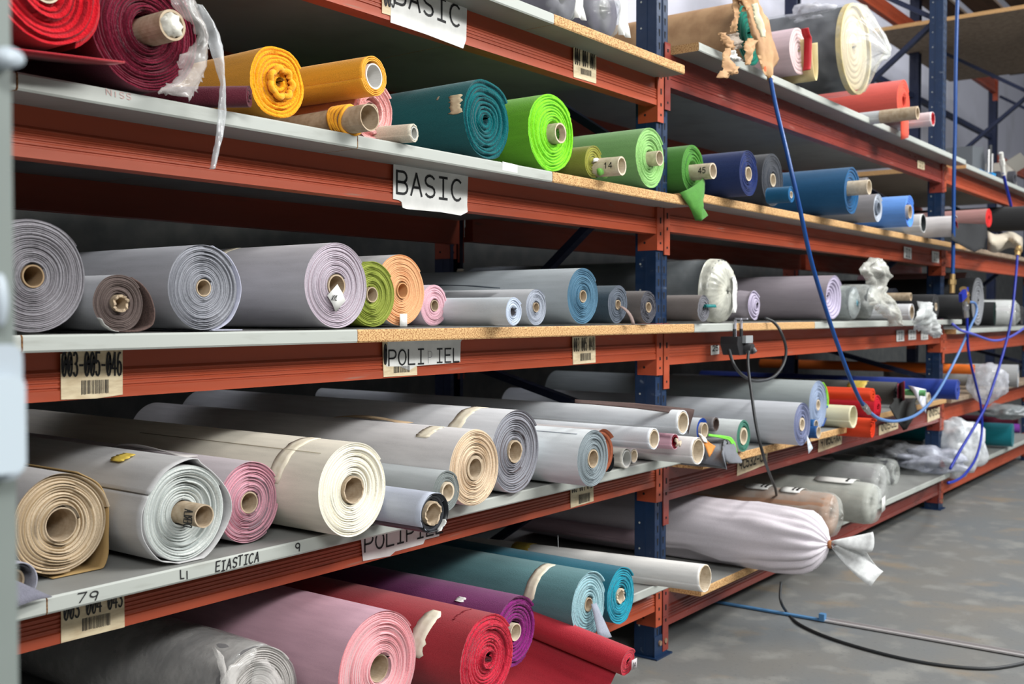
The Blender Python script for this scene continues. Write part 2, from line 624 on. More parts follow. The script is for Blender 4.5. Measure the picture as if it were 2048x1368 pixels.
# upper rear members far right
r = empty('rack_beam', (11.0, REAR, 3.94))
tag(r, 'long orange rear beam high up at top right under brown boards', 'beam', 'rear rack beams')
mb = MB(); mb.prism(beam_profile(0, .14, 0, -1), 'x', -3.4, 2.56); mb.build('beam_body', M_OR, r)
for xx in (-.545, 2.555):
    mb = MB(); mb.box(xx, xx + .05, -.012, .04, -.09, .17); mb.build('beam_connector', M_OR, r)
mb = MB(); mb.bar((8.6, 1.1, 3.40), (13.6, 1.1, 3.43), .05, .05, up=(0, 0, 1))
o = mb.build('tie_bar', M_NAVY); tag(o, 'thin dark blue horizontal tie bar at top right crossing the white wall', 'bar')
r = empty('rack_beam', (12.05, REAR, 3.1))
tag(r, 'short orange rear beam at the far top right corner', 'beam', 'rear rack beams')
mb = MB(); mb.prism(beam_profile(0, .13, 0, -1), 'x', 1.6, 5.0); mb.build('beam_body', M_OR, r)

BC = [0]


def board(x0, x1, ztop, over, mat, label, th=.033, yb=1.10, edge_mat=None, notch=True, z_=None):
    r = MB()
    e = 1
    y0 = -over
    zb = ztop - th
    # slab with rounded front nose, split round the uprights
    def slab(a, b, ya, yb_):
        P = [(yb_, 0), (yb_, th), (ya + .003, th), (ya, th - .004), (ya, .004), (ya + .003, 0)]
        n = len(P)
        V = [(a, p, zb + q) for p, q in P] + [(b, p, zb + q) for p, q in P]
        r.add(V, [tuple(range(n))[::-1], tuple(range(n, 2 * n))], 1 if mat is not M_BOARD or edge_mat else 2)
        r.add(V, [(i, (i + 1) % n, n + (i + 1) % n, n + i) for i in range(n)], 0)
        m0 = len(r.M)
        for q in range(n):
            fi = m0 - n + q
            if q in (2, 3, 4): r.M[fi] = 1
    cuts = [3.574, 3.66, 7.457, 7.543]
    a = x0
    if notch and x0 < 3.574 < x1:
        slab(x0, 3.565, y0, yb); slab(3.565, x1, y0, -.008)
        if x1 > 3.72: slab(3.672, x1, -.008, yb)
    elif notch and x0 < 7.45 < x1:
        slab(x0, 7.446, y0, yb); slab(7.446, x1, y0, -.008)
    else:
        slab(x0, x1, y0, yb)
    o = r.build('shelf_board', [M_TOP if mat is M_BOARD or mat is M_CHIP else mat, edge_mat or mat, M_CHIP])
    tag(o, label, 'shelf board', 'shelf boards')
    return o


# level tops: left bay
T = {(1, 1): .323, (1, 2): .803, (1, 3): 1.290, (1, 4): 1.768, (1, 5): 2.258,
     (2, 1): .268, (2, 2): .763, (2, 3): 1.290, (2, 4): 1.790, (2, 5): 2.368,
     (3, 1): .248, (3, 2): .753, (3, 3): 1.223, (3, 4): 1.803, (3, 5): 2.363}
BW = M_CHIP
b_ = board
b_(-.44, 1.018, T[1, 5], .11, M_BOARD, 'grey faced shelf board at the left end of the top level')
b_(1.02, 2.727, T[1, 5], .11, M_BOARD, 'grey faced shelf board above the yellow and teal rolls, top level')
b_(2.730, 3.585, T[1, 5], .11, BW, 'shelf board with raw chipboard edge ending past the first upright, top level')
b_(-.44, 1.006, T[1, 4], .12, M_BOARD, 'grey shelf board mostly hidden by the grey post, under the red roll')
b_(1.010, 1.866, T[1, 4], .12, M_BOARD, 'grey shelf board under the maroon and yellow rolls')
b_(1.869, 2.705, T[1, 4], .12, M_BOARD, 'grey shelf board under the dark teal roll')
b_(2.708, 3.640, T[1, 4], .12, BW, 'shelf board with raw chipboard edge under the light green roll')
b_(-.44, 1.020, T[1, 3], .10, M_BOARD, 'short end of grey shelf board beside the post at eye level')
b_(1.024, 1.884, T[1, 3], .10, M_BOARD, 'grey shelf board above the 003-005-046 label')
b_(1.886, 3.690, T[1, 3], .10, BW, 'long chipboard edged shelf board above the small POLIPIEL sign')
b_(-.44, 1.046, T[1, 2], .13, M_BOARD, 'grey shelf board end beside the post, second level from the floor')
b_(1.049, 3.570, T[1, 2], .13, M_BOARD, 'long grey shelf board with ELASTICA written on its edge')
b_(-.44, 3.570, T[1, 1], .07, M_BOARD, 'grey shelf board under the pink and purple rolls, lowest level')
b_(3.700, 7.62, T[2, 5], .11, M_BOARD, 'grey edged shelf board under the kraft paper roll')
b_(3.645, 5.4, T[2, 4], .12, BW, 'chipboard edged shelf board under the navy and charcoal rolls')
b_(5.403, 7.60, T[2, 4], .12, BW, 'chipboard edged shelf board under the light blue roll')
b_(3.693, 4.05, T[2, 3], .10, M_BOARD, 'short grey edged shelf board under the plastic wrapped roll')
b_(4.053, 4.93, T[2, 3], .10, BW, 'chipboard edged shelf board above the power socket block')
b_(4.933, 7.60, T[2, 3], .10, M_BOARD, 'grey edged shelf board under the lilac satin roll')
b_(3.40 + .29, 5.6, T[2, 2], .14, BW, 'chipboard edged shelf board under the grey felt pieces')
b_(5.603, 7.43, T[2, 2], .05, M_CHIP, 'chipboard edged shelf board under the orange red fabric')
b_(3.70, 5.0, T[2, 1], .13, BW, 'shelf board under the white sack near the floor')
b_(5.003, 7.43, T[2, 1], .08, M_BOARD, 'grey shelf board near the floor under the loose plastic film')
b_(7.75, 10.4, T[3, 5], .08, M_BOARD, 'light grey shelf board in the far right bay carrying boxes and tools')
b_(7.62, 10.4, T[3, 4], .05, M_CHIPD, 'shelf board in the far right bay under the black drape', edge_mat=M_CHIPD)
b_(7.62, 10.4, T[3, 3], .06, M_BOARD, 'light grey shelf board in the far right bay under the black rolls')
b_(7.56, 10.4, T[3, 2], .05, M_CHIPD, 'brown shelf board in the far right bay under the white bag', edge_mat=M_CHIPD)
b_(7.56, 10.4, T[3, 1], .05, M_BOARD, 'grey shelf board nearest the floor in the far right bay')
b_(9.50, 12.0, 3.85, .30, M_CHIPD, 'brown board seen from below at top right', yb=1.15, notch=False, edge_mat=M_CHIP)

# high deck of the top right corner: slatted dark boards
for i in range(4):
    mb = MB(); mb.box(9.0, 14.5, -.2 + i * .34, .06 + i * .34, 4.32, 4.35)
    o = mb.build('deck_plank', plain('dark_timber', (86, 70, 56), 0.8, nscale=12, c2=(64, 52, 42), stretch=(.1, 1, 1)))
    tag(o, 'dark timber deck plank high in the top right corner', 'plank', 'dark deck planks at top right')


# ------------------------------------------------------------------ lettering
def arc(cx, cy, rx, ry, a0, a1, n=8):
    return [(cx + rx * math.cos(math.radians(a0 + (a1 - a0) * i / n)), cy + ry * math.sin(math.radians(a0 + (a1 - a0) * i / n)))
            for i in range(n + 1)]


G = {
    'A': [[(0, 0), (.5, 1), (1, 0)], [(.2, .36), (.8, .36)]],
    'B': [[(0, 0), (0, 1)], [(0, 1), (.5, 1)] + arc(.55, .76, .35, .24, 90, -90) + [(0, .52)], [(.5, .52)] + arc(.55, .26, .42, .26, 90, -90) + [(0, 0)]],
    'S': [arc(.5, .75, .45, .25, 30, 270) + arc(.5, .25, .45, .25, 90, -150)],
    'I': [[(.5, 0), (.5, 1)], [(.12, 1), (.88, 1)], [(.12, 0), (.88, 0)]],
    'C': [arc(.6, .5, .56, .5, 50, 310, 12)],
    'P': [[(0, 0), (0, 1)], [(0, 1), (.5, 1)] + arc(.5, .73, .45, .27, 90, -90) + [(0, .46)]],
    'O': [arc(.5, .5, .5, .5, 0, 360, 16)],
    'L': [[(.05, 1), (.05, 0), (.95, 0)]],
    'E': [[(.95, 1), (.05, 1), (.05, 0), (.95, 0)], [(.05, .52), (.8, .52)]],
    'T': [[(.5, 0), (.5, 1)], [(0, 1), (1, 1)]],
    'R': [[(0, 0), (0, 1)], [(0, 1), (.5, 1)] + arc(.5, .75, .42, .25, 90, -90) + [(0, .5)], [(.45, .5), (1, 0)]],
    'D': [[(0, 0), (0, 1)] + arc(.3, .5, .65, .5, 90, -90) + [(0, 0)]],
    'N': [[(0, 0), (0, 1), (1, 0), (1, 1)]],
    'Y': [[(0, 1), (.5, .5), (1, 1)], [(.5, .5), (.4, 0)]],
    'K': [[(0, 0), (0, 1)], [(1, 1), (0, .45), (1, 0)]],
    'X': [[(0, 0), (1, 1)], [(0, 1), (1, 0)]],
    'i': [[(.5, 0), (.5, .9)]],
    '-': [[(.15, .45), (.85, .45)]],
    '0': [arc(.5, .5, .46, .5, 0, 360, 16), [(.2, .15), (.8, .85)]],
    '1': [[(.2, .75), (.55, 1), (.55, 0)]],
    '2': [arc(.5, .72, .44, .28, 160, -30) + [(.05, 0), (.95, 0)]],
    '3': [arc(.45, .75, .42, .25, 150, -90) + arc(.45, .26, .46, .26, 90, -150)],
    '4': [[(.7, 0), (.7, 1), (0, .3), (1, .3)]],
    '5': [[(.9, 1), (.12, 1), (.08, .55)] + arc(.45, .32, .46, .32, 120, -150)],
    '6': [arc(.5, .3, .44, .3, 0, 360, 12), [(.08, .32)] + arc(.62, .55, .55, .45, 180, 80)],
    '7': [[(.05, 1), (.95, 1), (.35, 0)]],
    '8': [arc(.5, .75, .38, .25, 0, 360, 12), arc(.5, .26, .45, .26, 0, 360, 12)],
    '9': [arc(.5, .7, .42, .3, 0, 360, 12), [(.92, .7), (.75, 0)]],
    'h': [[(0, 0), (0, .55)] + arc(.3, .5, .3, .2, 180, 0) + [(.6, 0)], [(0, 1), (0, .5)], [(.6, .1), (1, .6)]],
    ' ': [],
}


def strokes(polys, th):
    V, F = [], []
    for P in polys:
        P = [np.array(p, float) for p in P]
        for a, b in zip(P[:-1], P[1:]):
            d = b - a
            L = np.linalg.norm(d)
            if L < 1e-6: continue
            d = d / L
            n = np.array([-d[1], d[0]]) * th / 2
            a2, b2 = a - d * th * .35, b + d * th * .35
            k = len(V)
            V += [a2 + n, b2 + n, b2 - n, a2 - n]
            F.append((k, k + 3, k + 2, k + 1))
    return V, F


def writing(text, O, X, Yv, nrm, parent=None, mat=None, th=.012, gap=.35, name='lettering', squash=None, aspect=None, jit=0, seed=1):
    """letters filling the parallelogram O, O+X (width), O+Yv (height); th in units of height"""
    O, X, Yv, nrm = (np.array(v, float) for v in (O, X, Yv, nrm))
    n = len(text)
    cw = 1.0 / (n - gap / (1 + gap)) if n > 1 else 1.0
    lw = cw / (1 + gap)
    H, W = np.linalg.norm(Yv), np.linalg.norm(X)
    rs = np.random.RandomState(seed)
    polys = []
    for i, c in enumerate(text):
        dx, dy, sk = (rs.uniform(-1, 1, 3) * jit) if jit else (0, 0, 0)
        for s in G[c]:
            polys.append([((i * cw + lw * (p + sk * q + dx)) * W, (q + dy) * H) for p, q in s])
    V2, F = strokes(polys, th * H)
    V = [O + X / W * v[0] + Yv / H * v[1] + nrm * (.0006 + .00004 * (j // 4 % 5)) for j, v in enumerate(V2)]
    return mk(name, V, F, mat or M_INK, parent, None, None, False)


def barcode(O, X, Yv, nrm, parent, seed=3, n=26):
    O, X, Yv, nrm = (np.array(v, float) for v in (O, X, Yv, nrm))
    rs = np.random.RandomState(seed)
    V, F = [], []
    x = 0
    while x < .97:
        wd = rs.choice([.012, .02, .03])
        k = len(V)
        lo = rs.uniform(-.02, .05)
        for a, b in ((x, lo), (x + wd, lo), (x + wd, 1), (x, 1)):
            V.append(O + X * a + Yv * b + nrm * .0006)
        F.append((k, k + 1, k + 2, k + 3))
        x += wd + rs.choice([.014, .022, .03])
    return mk('barcode', V, F, M_INK, parent, None, None, False)


def poly_sign(name, outline, y, mat, label, cat, group=None, th=.0008):
    """flat paper sign on a beam face; outline given as photo pixels on the plane y"""
    P = [at(px, py, y) for px, py in outline]
    c = sum(P) / len(P)
    o = MB()
    poly = [(p[0] - c[0], p[2] - c[2]) for p in P]
    o.prism(poly, 'y', -th, th)
    ob = o.build(name, mat)
    ob.location = c
    tag(ob, label, cat, group)
    return ob, c


def px_write(ob, c, text, bl, br, tl, y, off=.0012, **kw):
    O, Xr, Tl = at(*bl, y), at(*br, y), at(*tl, y)
    n = np.array([0, -1.0, 0])
    return writing(text, O - c + n * off, Xr - O, Tl - O, n, ob, **kw)


def loc_label(outline, text, tb, label, y=-.0015, bc=None, th=.1, gap=.3):
    ob, c = poly_sign('location_label', outline, y, M_YPAPER, label, 'label', 'location labels on the beams')
    px_write(ob, c, text, *tb, y, th=th, gap=gap)
    if bc:
        O, Xr, Tl = (at(*p, y) for p in bc)
        barcode(O - c + np.array([0, -.0012, 0]), Xr - O, Tl - O, (0, -1, 0), ob)
    return ob


loc_label([(121, 708), (133, 706), (136, 698), (245, 700), (245, 789), (192, 797), (122, 799)], '003-005-046',
          ((123, 752), (242, 750), (123, 705)), 'yellowed location label 003-005-046 with barcode at left end of the eye level beam',
          bc=((162, 789), (219, 786), (162, 761)), th=.09)
loc_label([(765, 683), (832, 680), (834, 750), (767, 754)], '0', ((768, 727), (773, 727), (768, 690)),
          'torn yellowed label showing from behind the small POLIPIEL sign', bc=((787, 746), (820, 744), (787, 733)), th=.14)
loc_label([(1145, 674), (1190, 672), (1191, 725), (1146, 729)], '003 005 048', ((1147, 703), (1188, 700), (1147, 677)),
          'yellowed location label 003 005 048 near the first blue upright, eye level beam', bc=((1160, 722), (1182, 720), (1160, 707)), th=.06, gap=.45)
loc_label([(122, 1215), (248, 1188), (249, 1254), (122, 1286)], '003 004 043', ((127, 1241), (244, 1212), (127, 1205)),
          'yellowed location label 003 004 043 half under the board edge, bottom left', bc=((164, 1262), (222, 1249), (164, 1237)), th=.09)
loc_label([(1141, 970), (1186, 958), (1187, 1002), (1141, 1016)], '003 004 048', ((1143, 986), (1184, 976), (1143, 958)),
          'yellowed location label on the beam beneath the grey roll near the first upright', bc=((1157, 1008), (1180, 1002), (1157, 990)), th=.06, gap=.45)
loc_label([(1147, 91), (1192, 104), (1192, 167), (1147, 154)], '004 004 001', ((1149, 128), (1190, 139), (1149, 96)),
          'yellowed location label 004 004 001 on the top level beam', y=-.0015, bc=((1161, 148), (1183, 154), (1161, 136)), th=.06, gap=.45)
loc_label([(764, -40), (790, -35), (790, 34), (764, 26)], '003', ((768, 10), (788, 15), (768, -30)),
          'yellowed label edge showing beside the upper BASIC sign')

Yf = -.0022
ob, c = poly_sign('paper_sign', [(787, 327), (936, 348), (934, 410), (935, 424), (921, 431), (880, 424), (812, 418), (805, 415), (803, 404), (797, 400), (786, 398)],
                  Yf, M_PAPER, 'torn white paper sign reading BASIC taped on the beam under the teal roll', 'sign', 'paper signs on the beams')
px_write(ob, c, 'BASIC', (793, 386), (921, 402), (793, 342), Yf, th=.115, gap=.32)
ob, c = poly_sign('paper_sign', [(783, -75), (935, -35), (932, 80), (926, 97), (850, 68), (781, 45)],
                  Yf, M_PAPER, 'white paper sign reading BASIC on the top level beam, cut by the photo edge', 'sign', 'paper signs on the beams')
px_write(ob, c, 'BASIC', (789, 5), (918, 55), (789, -40), Yf, th=.115, gap=.32)
ob, c = poly_sign('paper_sign', [(775, 682), (925, 676), (921, 684), (920, 724), (880, 728), (832, 732), (818, 741), (800, 733), (772, 733)],
                  Yf, M_PAPER, 'white POLIPIEL paper sign at eye level with a faded letter', 'sign', 'paper signs on the beams')
px_write(ob, c, 'POLI', (777, 731), (848, 727), (777, 701), Yf, th=.115, gap=.3)
px_write(ob, c, 'P', (856, 726), (866, 725), (856, 703), Yf, th=.05, mat=plain('faded_ink', (150, 150, 152), .7))
px_write(ob, c, 'IEL', (872, 725), (918, 723), (872, 698), Yf, th=.115, gap=.3)
ob, c = poly_sign('paper_sign', [(722, 1076), (880, 1040), (878, 1072), (850, 1079), (846, 1088), (790, 1103), (780, 1112), (726, 1122)],
                  Yf, M_PAPER, 'torn white POLIPIEL paper sign half covered by the black lined roll', 'sign', 'paper signs on the beams')
px_write(ob, c, 'POLIPIEL', (729, 1104), (885, 1064), (729, 1072), Yf, th=.115, gap=.3)

# small labels and shelf codes on the second bay
def small_label(quad, y, mat, text, tb, label, name='location_label', th=.15):
    ob, c = poly_sign(name, quad, y, mat, label, 'label', 'location labels on the beams')
    if text: px_write(ob, c, text, *tb, y, th=th, gap=.25)
    return ob


small_label([(1422, 691), (1438, 690), (1438, 708), (1422, 710)], -.0015, M_PAPER, '25', ((1424, 702), (1436, 701), (1424, 692)),
            'tiny white number sticker on the beam left of the socket block', th=.2)
px_w = small_label([(1475, 925), (1535, 903), (1534, 928), (1474, 952)], -.0015, M_YPAPER, '9C532-CX', ((1478, 939), (1531, 920), (1478, 921)),
                   'white shelf code label behind the hanging black cable', th=.18)
small_label([(1637, 880), (1684, 866), (1683, 888), (1636, 905)], -.0015, M_YPAPER, '9T05C-XX', ((1641, 893), (1680, 880), (1641, 877)),
            'white shelf code label below the two small cardboard tubes', th=.18)
small_label([(1758, 851), (1796, 838), (1796, 857), (1758, 871)], -.0015, M_YPAPER, '005CL', ((1762, 862), (1793, 852), (1762, 849)),
            'white shelf code label right of the orange red fabric', th=.18)
small_label([(1855, 822), (1883, 812), (1883, 834), (1855, 845)], -.0015, M_YPAPER, '005L', ((1858, 834), (1880, 826), (1858, 821)),
            'white shelf code label beside the far upright', th=.18)
for k, (a, b, c_, d, e, lb) in enumerate([
        (1835, 320, 1849, 324, 16, 'white label on the dark red beam near the far upright'),
        (1808, 493, 1823, 496, 23, 'white label on the beam under the light blue roll, left of a pair'),
        (1864, 502, 1878, 504, 22, 'white label on the beam next to the far upright, right of a pair'),
        (1793, 661, 1808, 660, 22, 'first of four small labels on the eye level beam'),
        (1817, 660, 1832, 659, 20, 'second of four small labels on the eye level beam'),
        (1842, 660, 1856, 659, 20, 'third of four small labels on the eye level beam'),
        (1866, 658, 1879, 657, 18, 'fourth of four small labels, partly behind the hanging bag')]):
    small_label([(a, b), (c_, d), (c_, d + e), (a, b + e)], -.0015, M_PAPER if k != 0 else M_YPAPER, 'II',
                ((a + 3, b + e - 4), (c_ - 3, d + e - 4), (a + 3, b + 4)), lb, th=.1)


def edge_write(text, bl, br, tl, over, label, mat=None, th=.1, jit=.08, gap=.35, seed=1, slant=(0, 0)):
    y = -over - .0003
    O, Xr, Tl = at(*bl, y), at(*br, y), at(*tl, y)
    o = writing(text, O, Xr - O, Tl - O, (0, -1, 0), None, mat or M_INK, th * 1.35, gap, 'handwriting', jit=jit, seed=seed)
    tag(o, label, 'writing', 'handwriting on the board edges')
    return o


edge_write('79', (153, 1207), (196, 1198), (157, 1188), .13, 'black handwritten 79 on the lower grey board edge', th=.12)
edge_write('Li', (361, 1158), (378, 1156), (361, 1141), .13, 'black handwritten 4 mark on the board edge left of ELASTICA', th=.12)
edge_write('EIASTICA', (431, 1144), (516, 1122), (433, 1124), .13, 'black handwritten ELASTICA on the grey board edge', th=.11)
edge_write('9', (591, 1104), (604, 1101), (591, 1088), .13, 'black handwritten 9 on the board edge right of ELASTICA', th=.13)
edge_write('NiSS', (213, 190), (262, 200), (213, 178), .12, 'faded red scribble on the board edge under the maroon roll', mat=M_PINK_INK, th=.07)
o = MB()
P = [at(x, y, -.1203) for x, y in ((1005, 323), (1035, 330), (1035, 346), (1005, 340))]
o.add(P, [(3, 2, 1, 0)]); o = o.build('sticker', M_PAPER); tag(o, 'blank white sticker on the board edge under the lime roll', 'sticker')

# ------------------------------------------------------------------ rolls
def warp_fn(wob, seed, R, flat=0.0):
    rs = np.random.RandomState(seed + 77)
    am = rs.uniform(-1, 1, 5) * np.array([1, .7, .5, .35, .3])
    ph = rs.uniform(0, 2 * PI, 5)
    pm = rs.uniform(-4, 4, 5)

    def f(th, r):
        q = np.zeros_like(th + r)
        for i in range(5):
            q = q + am[i] * np.cos((i + 2) * th + ph[i] + pm[i] * (1 - r / R))
        rr = r * (1 + wob * q - wob * .5)
        x, z = rr * np.cos(th), rr * np.sin(th)
        if flat:
            z = np.where(z < -R * (1 - flat), -R * (1 - flat) - (-R * (1 - flat) - z) * .3, z)
        return x, z
    return f


def roll_mesh(parent, R, L, mats, n=12, rc=None, wob=.01, seed=1, gap=.005, dy=.003, soft=0.0, NA=84, cone=0.0,
              seam=.6, flat=0.0, name='fabric_body', fray=0.0, droop=None):
    rs = np.random.RandomState(seed)
    rc = R * .2 if rc is None else rc
    pitch = (R - rc) / (n + 1)
    fr = [0, .1, .6, .72, .9]
    rows = [k + f for k in range(n) for f in fr] + [n]
    lev = [[.5, 0, .3, 1, 1][i % 5] for i in range(n * 5)] + [.5]
    s = np.array(rows, float)[:, None]
    u = np.linspace(0, 1, NA + 1)[None, :]
    th = seam + 2 * PI * u + 0 * s
    S = s + u
    r = R - pitch * S
    W = warp_fn(wob, seed, R, flat)
    x, z = W(th, r)
    g = np.clip(vnoise(S * 2.3 + 40, seed + 1) * 1.5 - .1, .15, 1)
    lv = np.array(lev)[:, None]
    y = (lv > .9) * g * gap + (lv == .3) * .0006
    y = y + dy * (vnoise(np.floor(S + .25) * 1.7 + 3, seed + 2) - .5) * 1.6 + dy * (vnoise(S * 3.1, seed + 3) - .5) * .8
    y = y + cone * (1 - r / R)
    if fray:
        y = y + rs.uniform(-1, 1, y.shape) * fray
        x = x + rs.uniform(-1, 1, x.shape) * fray * .5 * (lv < .9)
        z = z + rs.uniform(-1, 1, z.shape) * fray * .5 * (lv < .9)
    V = np.stack([x, y, z + R], -1).reshape(-1, 3)
    uv = np.stack([S, u * 3 + 0 * s], -1).reshape(-1, 2)
    J, K = x.shape
    F = grid_faces(J, K)
    MI = [1] * len(F)
    # outer side
    ys = [0.0, .003, .02, .06] + [.06 + (L - .06) * t for t in (.08, .17, .28, .4, .52, .64, .76, .88, 1)]
    uu, off = u[0], len(V)
    ro = R - pitch * uu
    tt = seam + 2 * PI * uu
    BV, BU = [], []
    for j, yy in enumerate(ys):
        k = 1 + soft * (vnoise(tt * 1.1 + j * 1.9 + seed, seed + 5) - .5) * (0 if j == 0 else 1) + (0.0 if j else 0)
        xx, zz = W(tt, ro * k)
        if j == 0: xx, zz = x[0], z[0]
        y0 = y[0] * max(0, 1 - yy / .05)
        BV.append(np.stack([xx, yy + y0, zz + R], -1)); BU.append(np.stack([uu * 2 * PI * R, yy + 0 * uu], -1))
    BV = np.concatenate(BV); BU = np.concatenate(BU)
    F2 = [f[::-1] for f in grid_faces(len(ys), K, off)]
    F2 += [(off + j * K + K - 1, off + j * K, off + (j + 1) * K, off + (j + 1) * K + K - 1) for j in range(len(ys) - 1)]
    F += F2; MI += [0] * len(F2)
    # back end
    off2 = off + len(BV)
    back = BV[-K:]
    c = np.array([[0, L, R]])
    F3 = [(off2 - K + k, off2 - K + k + 1, off2) for k in range(K - 1)]
    F += F3; MI += [1] * len(F3)
    # inner hole
    off3 = off2 + 1
    inn = V[(J - 1) * K:J * K].copy()
    dp = min(.12, L * .5)
    inn[:, 1] += dp
    F4 = [((J - 1) * K + k, (J - 1) * K + k + 1, off3 + k + 1, off3 + k) for k in range(K - 1)]
    F4.append(tuple(off3 + k for k in range(K - 1)))
    F += F4; MI += [1] * len(F4)
    V = np.concatenate([V, BV, c, inn])
    uv = np.concatenate([uv, BU, [[0, 0]], np.tile([[n + .3, 0]], (K, 1))])
    return mk(name, V, F, mats, parent, MI, uv, True)


def tube(parent, ro, ri, y0, y1, R, mat, name='core', NA=28, ragged=0.0, seed=1, dx=0.0, dz=0.0, mat2=None, tilt=0.0):
    rs = np.random.RandomState(seed)
    jag = rs.uniform(0, 1, NA) * ragged
    V, F = [], []
    rings = [(ro, y0, 1), (ro, (y0 + y1) / 2, 0), (ro, y1, 0), (ri, y1, 0), (ri, (y0 + y1) / 2, 0), (ri, y0 + .0002, 1)]
    for rr, yy, e in rings:
        for k in range(NA):
            a = 2 * PI * k / NA
            V.append((rr * math.cos(a) + dx, yy + (jag[k] if e else 0), rr * math.sin(a) + R + dz + tilt * (yy - y0)))
    m = len(rings)
    MI = []
    for i in range(m):
        for k in range(NA):
            F.append((i * NA + k, i * NA + (k + 1) % NA, (i + 1) % m * NA + (k + 1) % NA, (i + 1) % m * NA + k))
            MI.append(1 if (mat2 and i in (3, 4)) else 0)
    return mk(name, V, F, [mat, mat2 or mat], parent, MI, None, False)


def loose(parent, R, L, ctrl, mats, thick=.0016, name='loose_wrap', y0=0.0, k=6, yj=None):
    """an outer turn that has sprung open; ctrl = (angle deg, radius factor) round the roll axis"""
    P = spline([(R * f * math.cos(math.radians(a)), R * f * math.sin(math.radians(a)), 0) for a, f in ctrl], k)
    ys = [y0, y0 + .02, y0 + .3 * L, y0 + .65 * L, y0 + L]
    rows = [[(p[0], yy + (yj or 0) * (0 if i else 1) * math.sin(j * .7), max(p[1] + R, thick)) for j, p in enumerate(P)] for i, yy in enumerate(ys)]
    return sheet(name, rows, thick, mats, parent)


def patch(parent, R, a0, a1, y0, y1, mat, name='masking_tape', seed=1, ragged=.004, skew=0.0, off=.0010, lift=0.0):
    """thin strip stuck on the outside of a roll, following the outline of that roll"""
    rs = np.random.RandomState(seed)
    rows = []
    B = BODY.get(parent.name)
    for i in range(15):
        t = i / 14
        a = math.radians(a0 + (a1 - a0) * t)
        rr = R + off
        if B and abs(B[0] - R) < 1e-6:
            _, W, pitch, seam = B
            x_, z_ = W(np.array([a]), np.array([R - pitch * (((a - seam) / (2 * PI)) % 1.0)]))
            rr = math.hypot(float(x_[0]), float(z_[0])) + off
        rr += lift * max(0, t - .8) * 5
        ya, yb = y0 + skew * t, y1 + skew * t
        j1, j2 = rs.uniform(-1, 1, 2) * ragged
        if i in (0, 14): ya += (yb - ya) * .18; yb -= (yb - ya) * .2
        rows.append([(rr * math.cos(a), ya + j1 + (yb + j2 - ya - j1) * q, rr * math.sin(a) + R) for q in (0, .33, .66, 1)])
    return sheet(name, rows, .0005, mat, parent)


BODY = {}


def resamp(P, n):
    P = np.array(P, float)
    d = np.r_[0, np.cumsum(np.linalg.norm(np.diff(P, axis=0), axis=1))]
    t = np.linspace(0, d[-1], n)
    return np.stack([np.interp(t, d, P[:, k]) for k in range(P.shape[1])], 1)


def pxs(name, Lp, Rp, mat, parent=None, nu=24, nv=10, amp=.006, thick=.0008, seed=1, Y=None, jag=.003, bulge=0.0, label=None, cat=None, group=None, smooth=True):
    """crumpled sheet hung between two edges, each given as photo points with their distance Y"""
    f = lambda P: np.array([at(q[0], q[1], q[2] if len(q) > 2 else Y) for q in P])
    A, B = resamp(f(Lp), nu), resamp(f(Rp), nu)
    off = np.array(parent.location) if parent is not None else A.mean(0)
    rs = np.random.RandomState(seed)
    rows = []
    for i in range(nu):
        row = []
        for k in range(nv):
            q = k / (nv - 1)
            p = A[i] * (1 - q) + B[i] * q
            n1 = mnoise.noise(Vector((q * 3.4 + seed + i / nu * 1.2, i / nu * 2.6, 0)))
            n2 = abs(mnoise.noise(Vector((q * 6 + i / nu * 2, seed, i / nu * 5.5)))) - .3
            n3 = abs(mnoise.noise(Vector((q * 13 - i / nu * 4, i / nu * 10, seed)))) - .2
            p = p + np.array([0, -1, 0]) * (amp * (1.5 * n1 + .9 * n2 + .8 * n3) + bulge * math.sin(PI * q))
            if k in (0, nv - 1): p = p + np.array([rs.uniform(-1, 1), 0, rs.uniform(-1, 1)]) * jag
            row.append(p - off)
        rows.append(row)
    o = sheet(name, rows, thick, mat, parent, smooth)
    if parent is None: o.location = off
    if label: tag(o, label, cat, group)
    return o


def solve(cx, cy, ry, zs):
    d = ray(cx, cy)
    k = ry / FPX
    t = (zs - CAM[2]) / (d[2] - k)
    return CAM + t * d, k * t


GR = {}


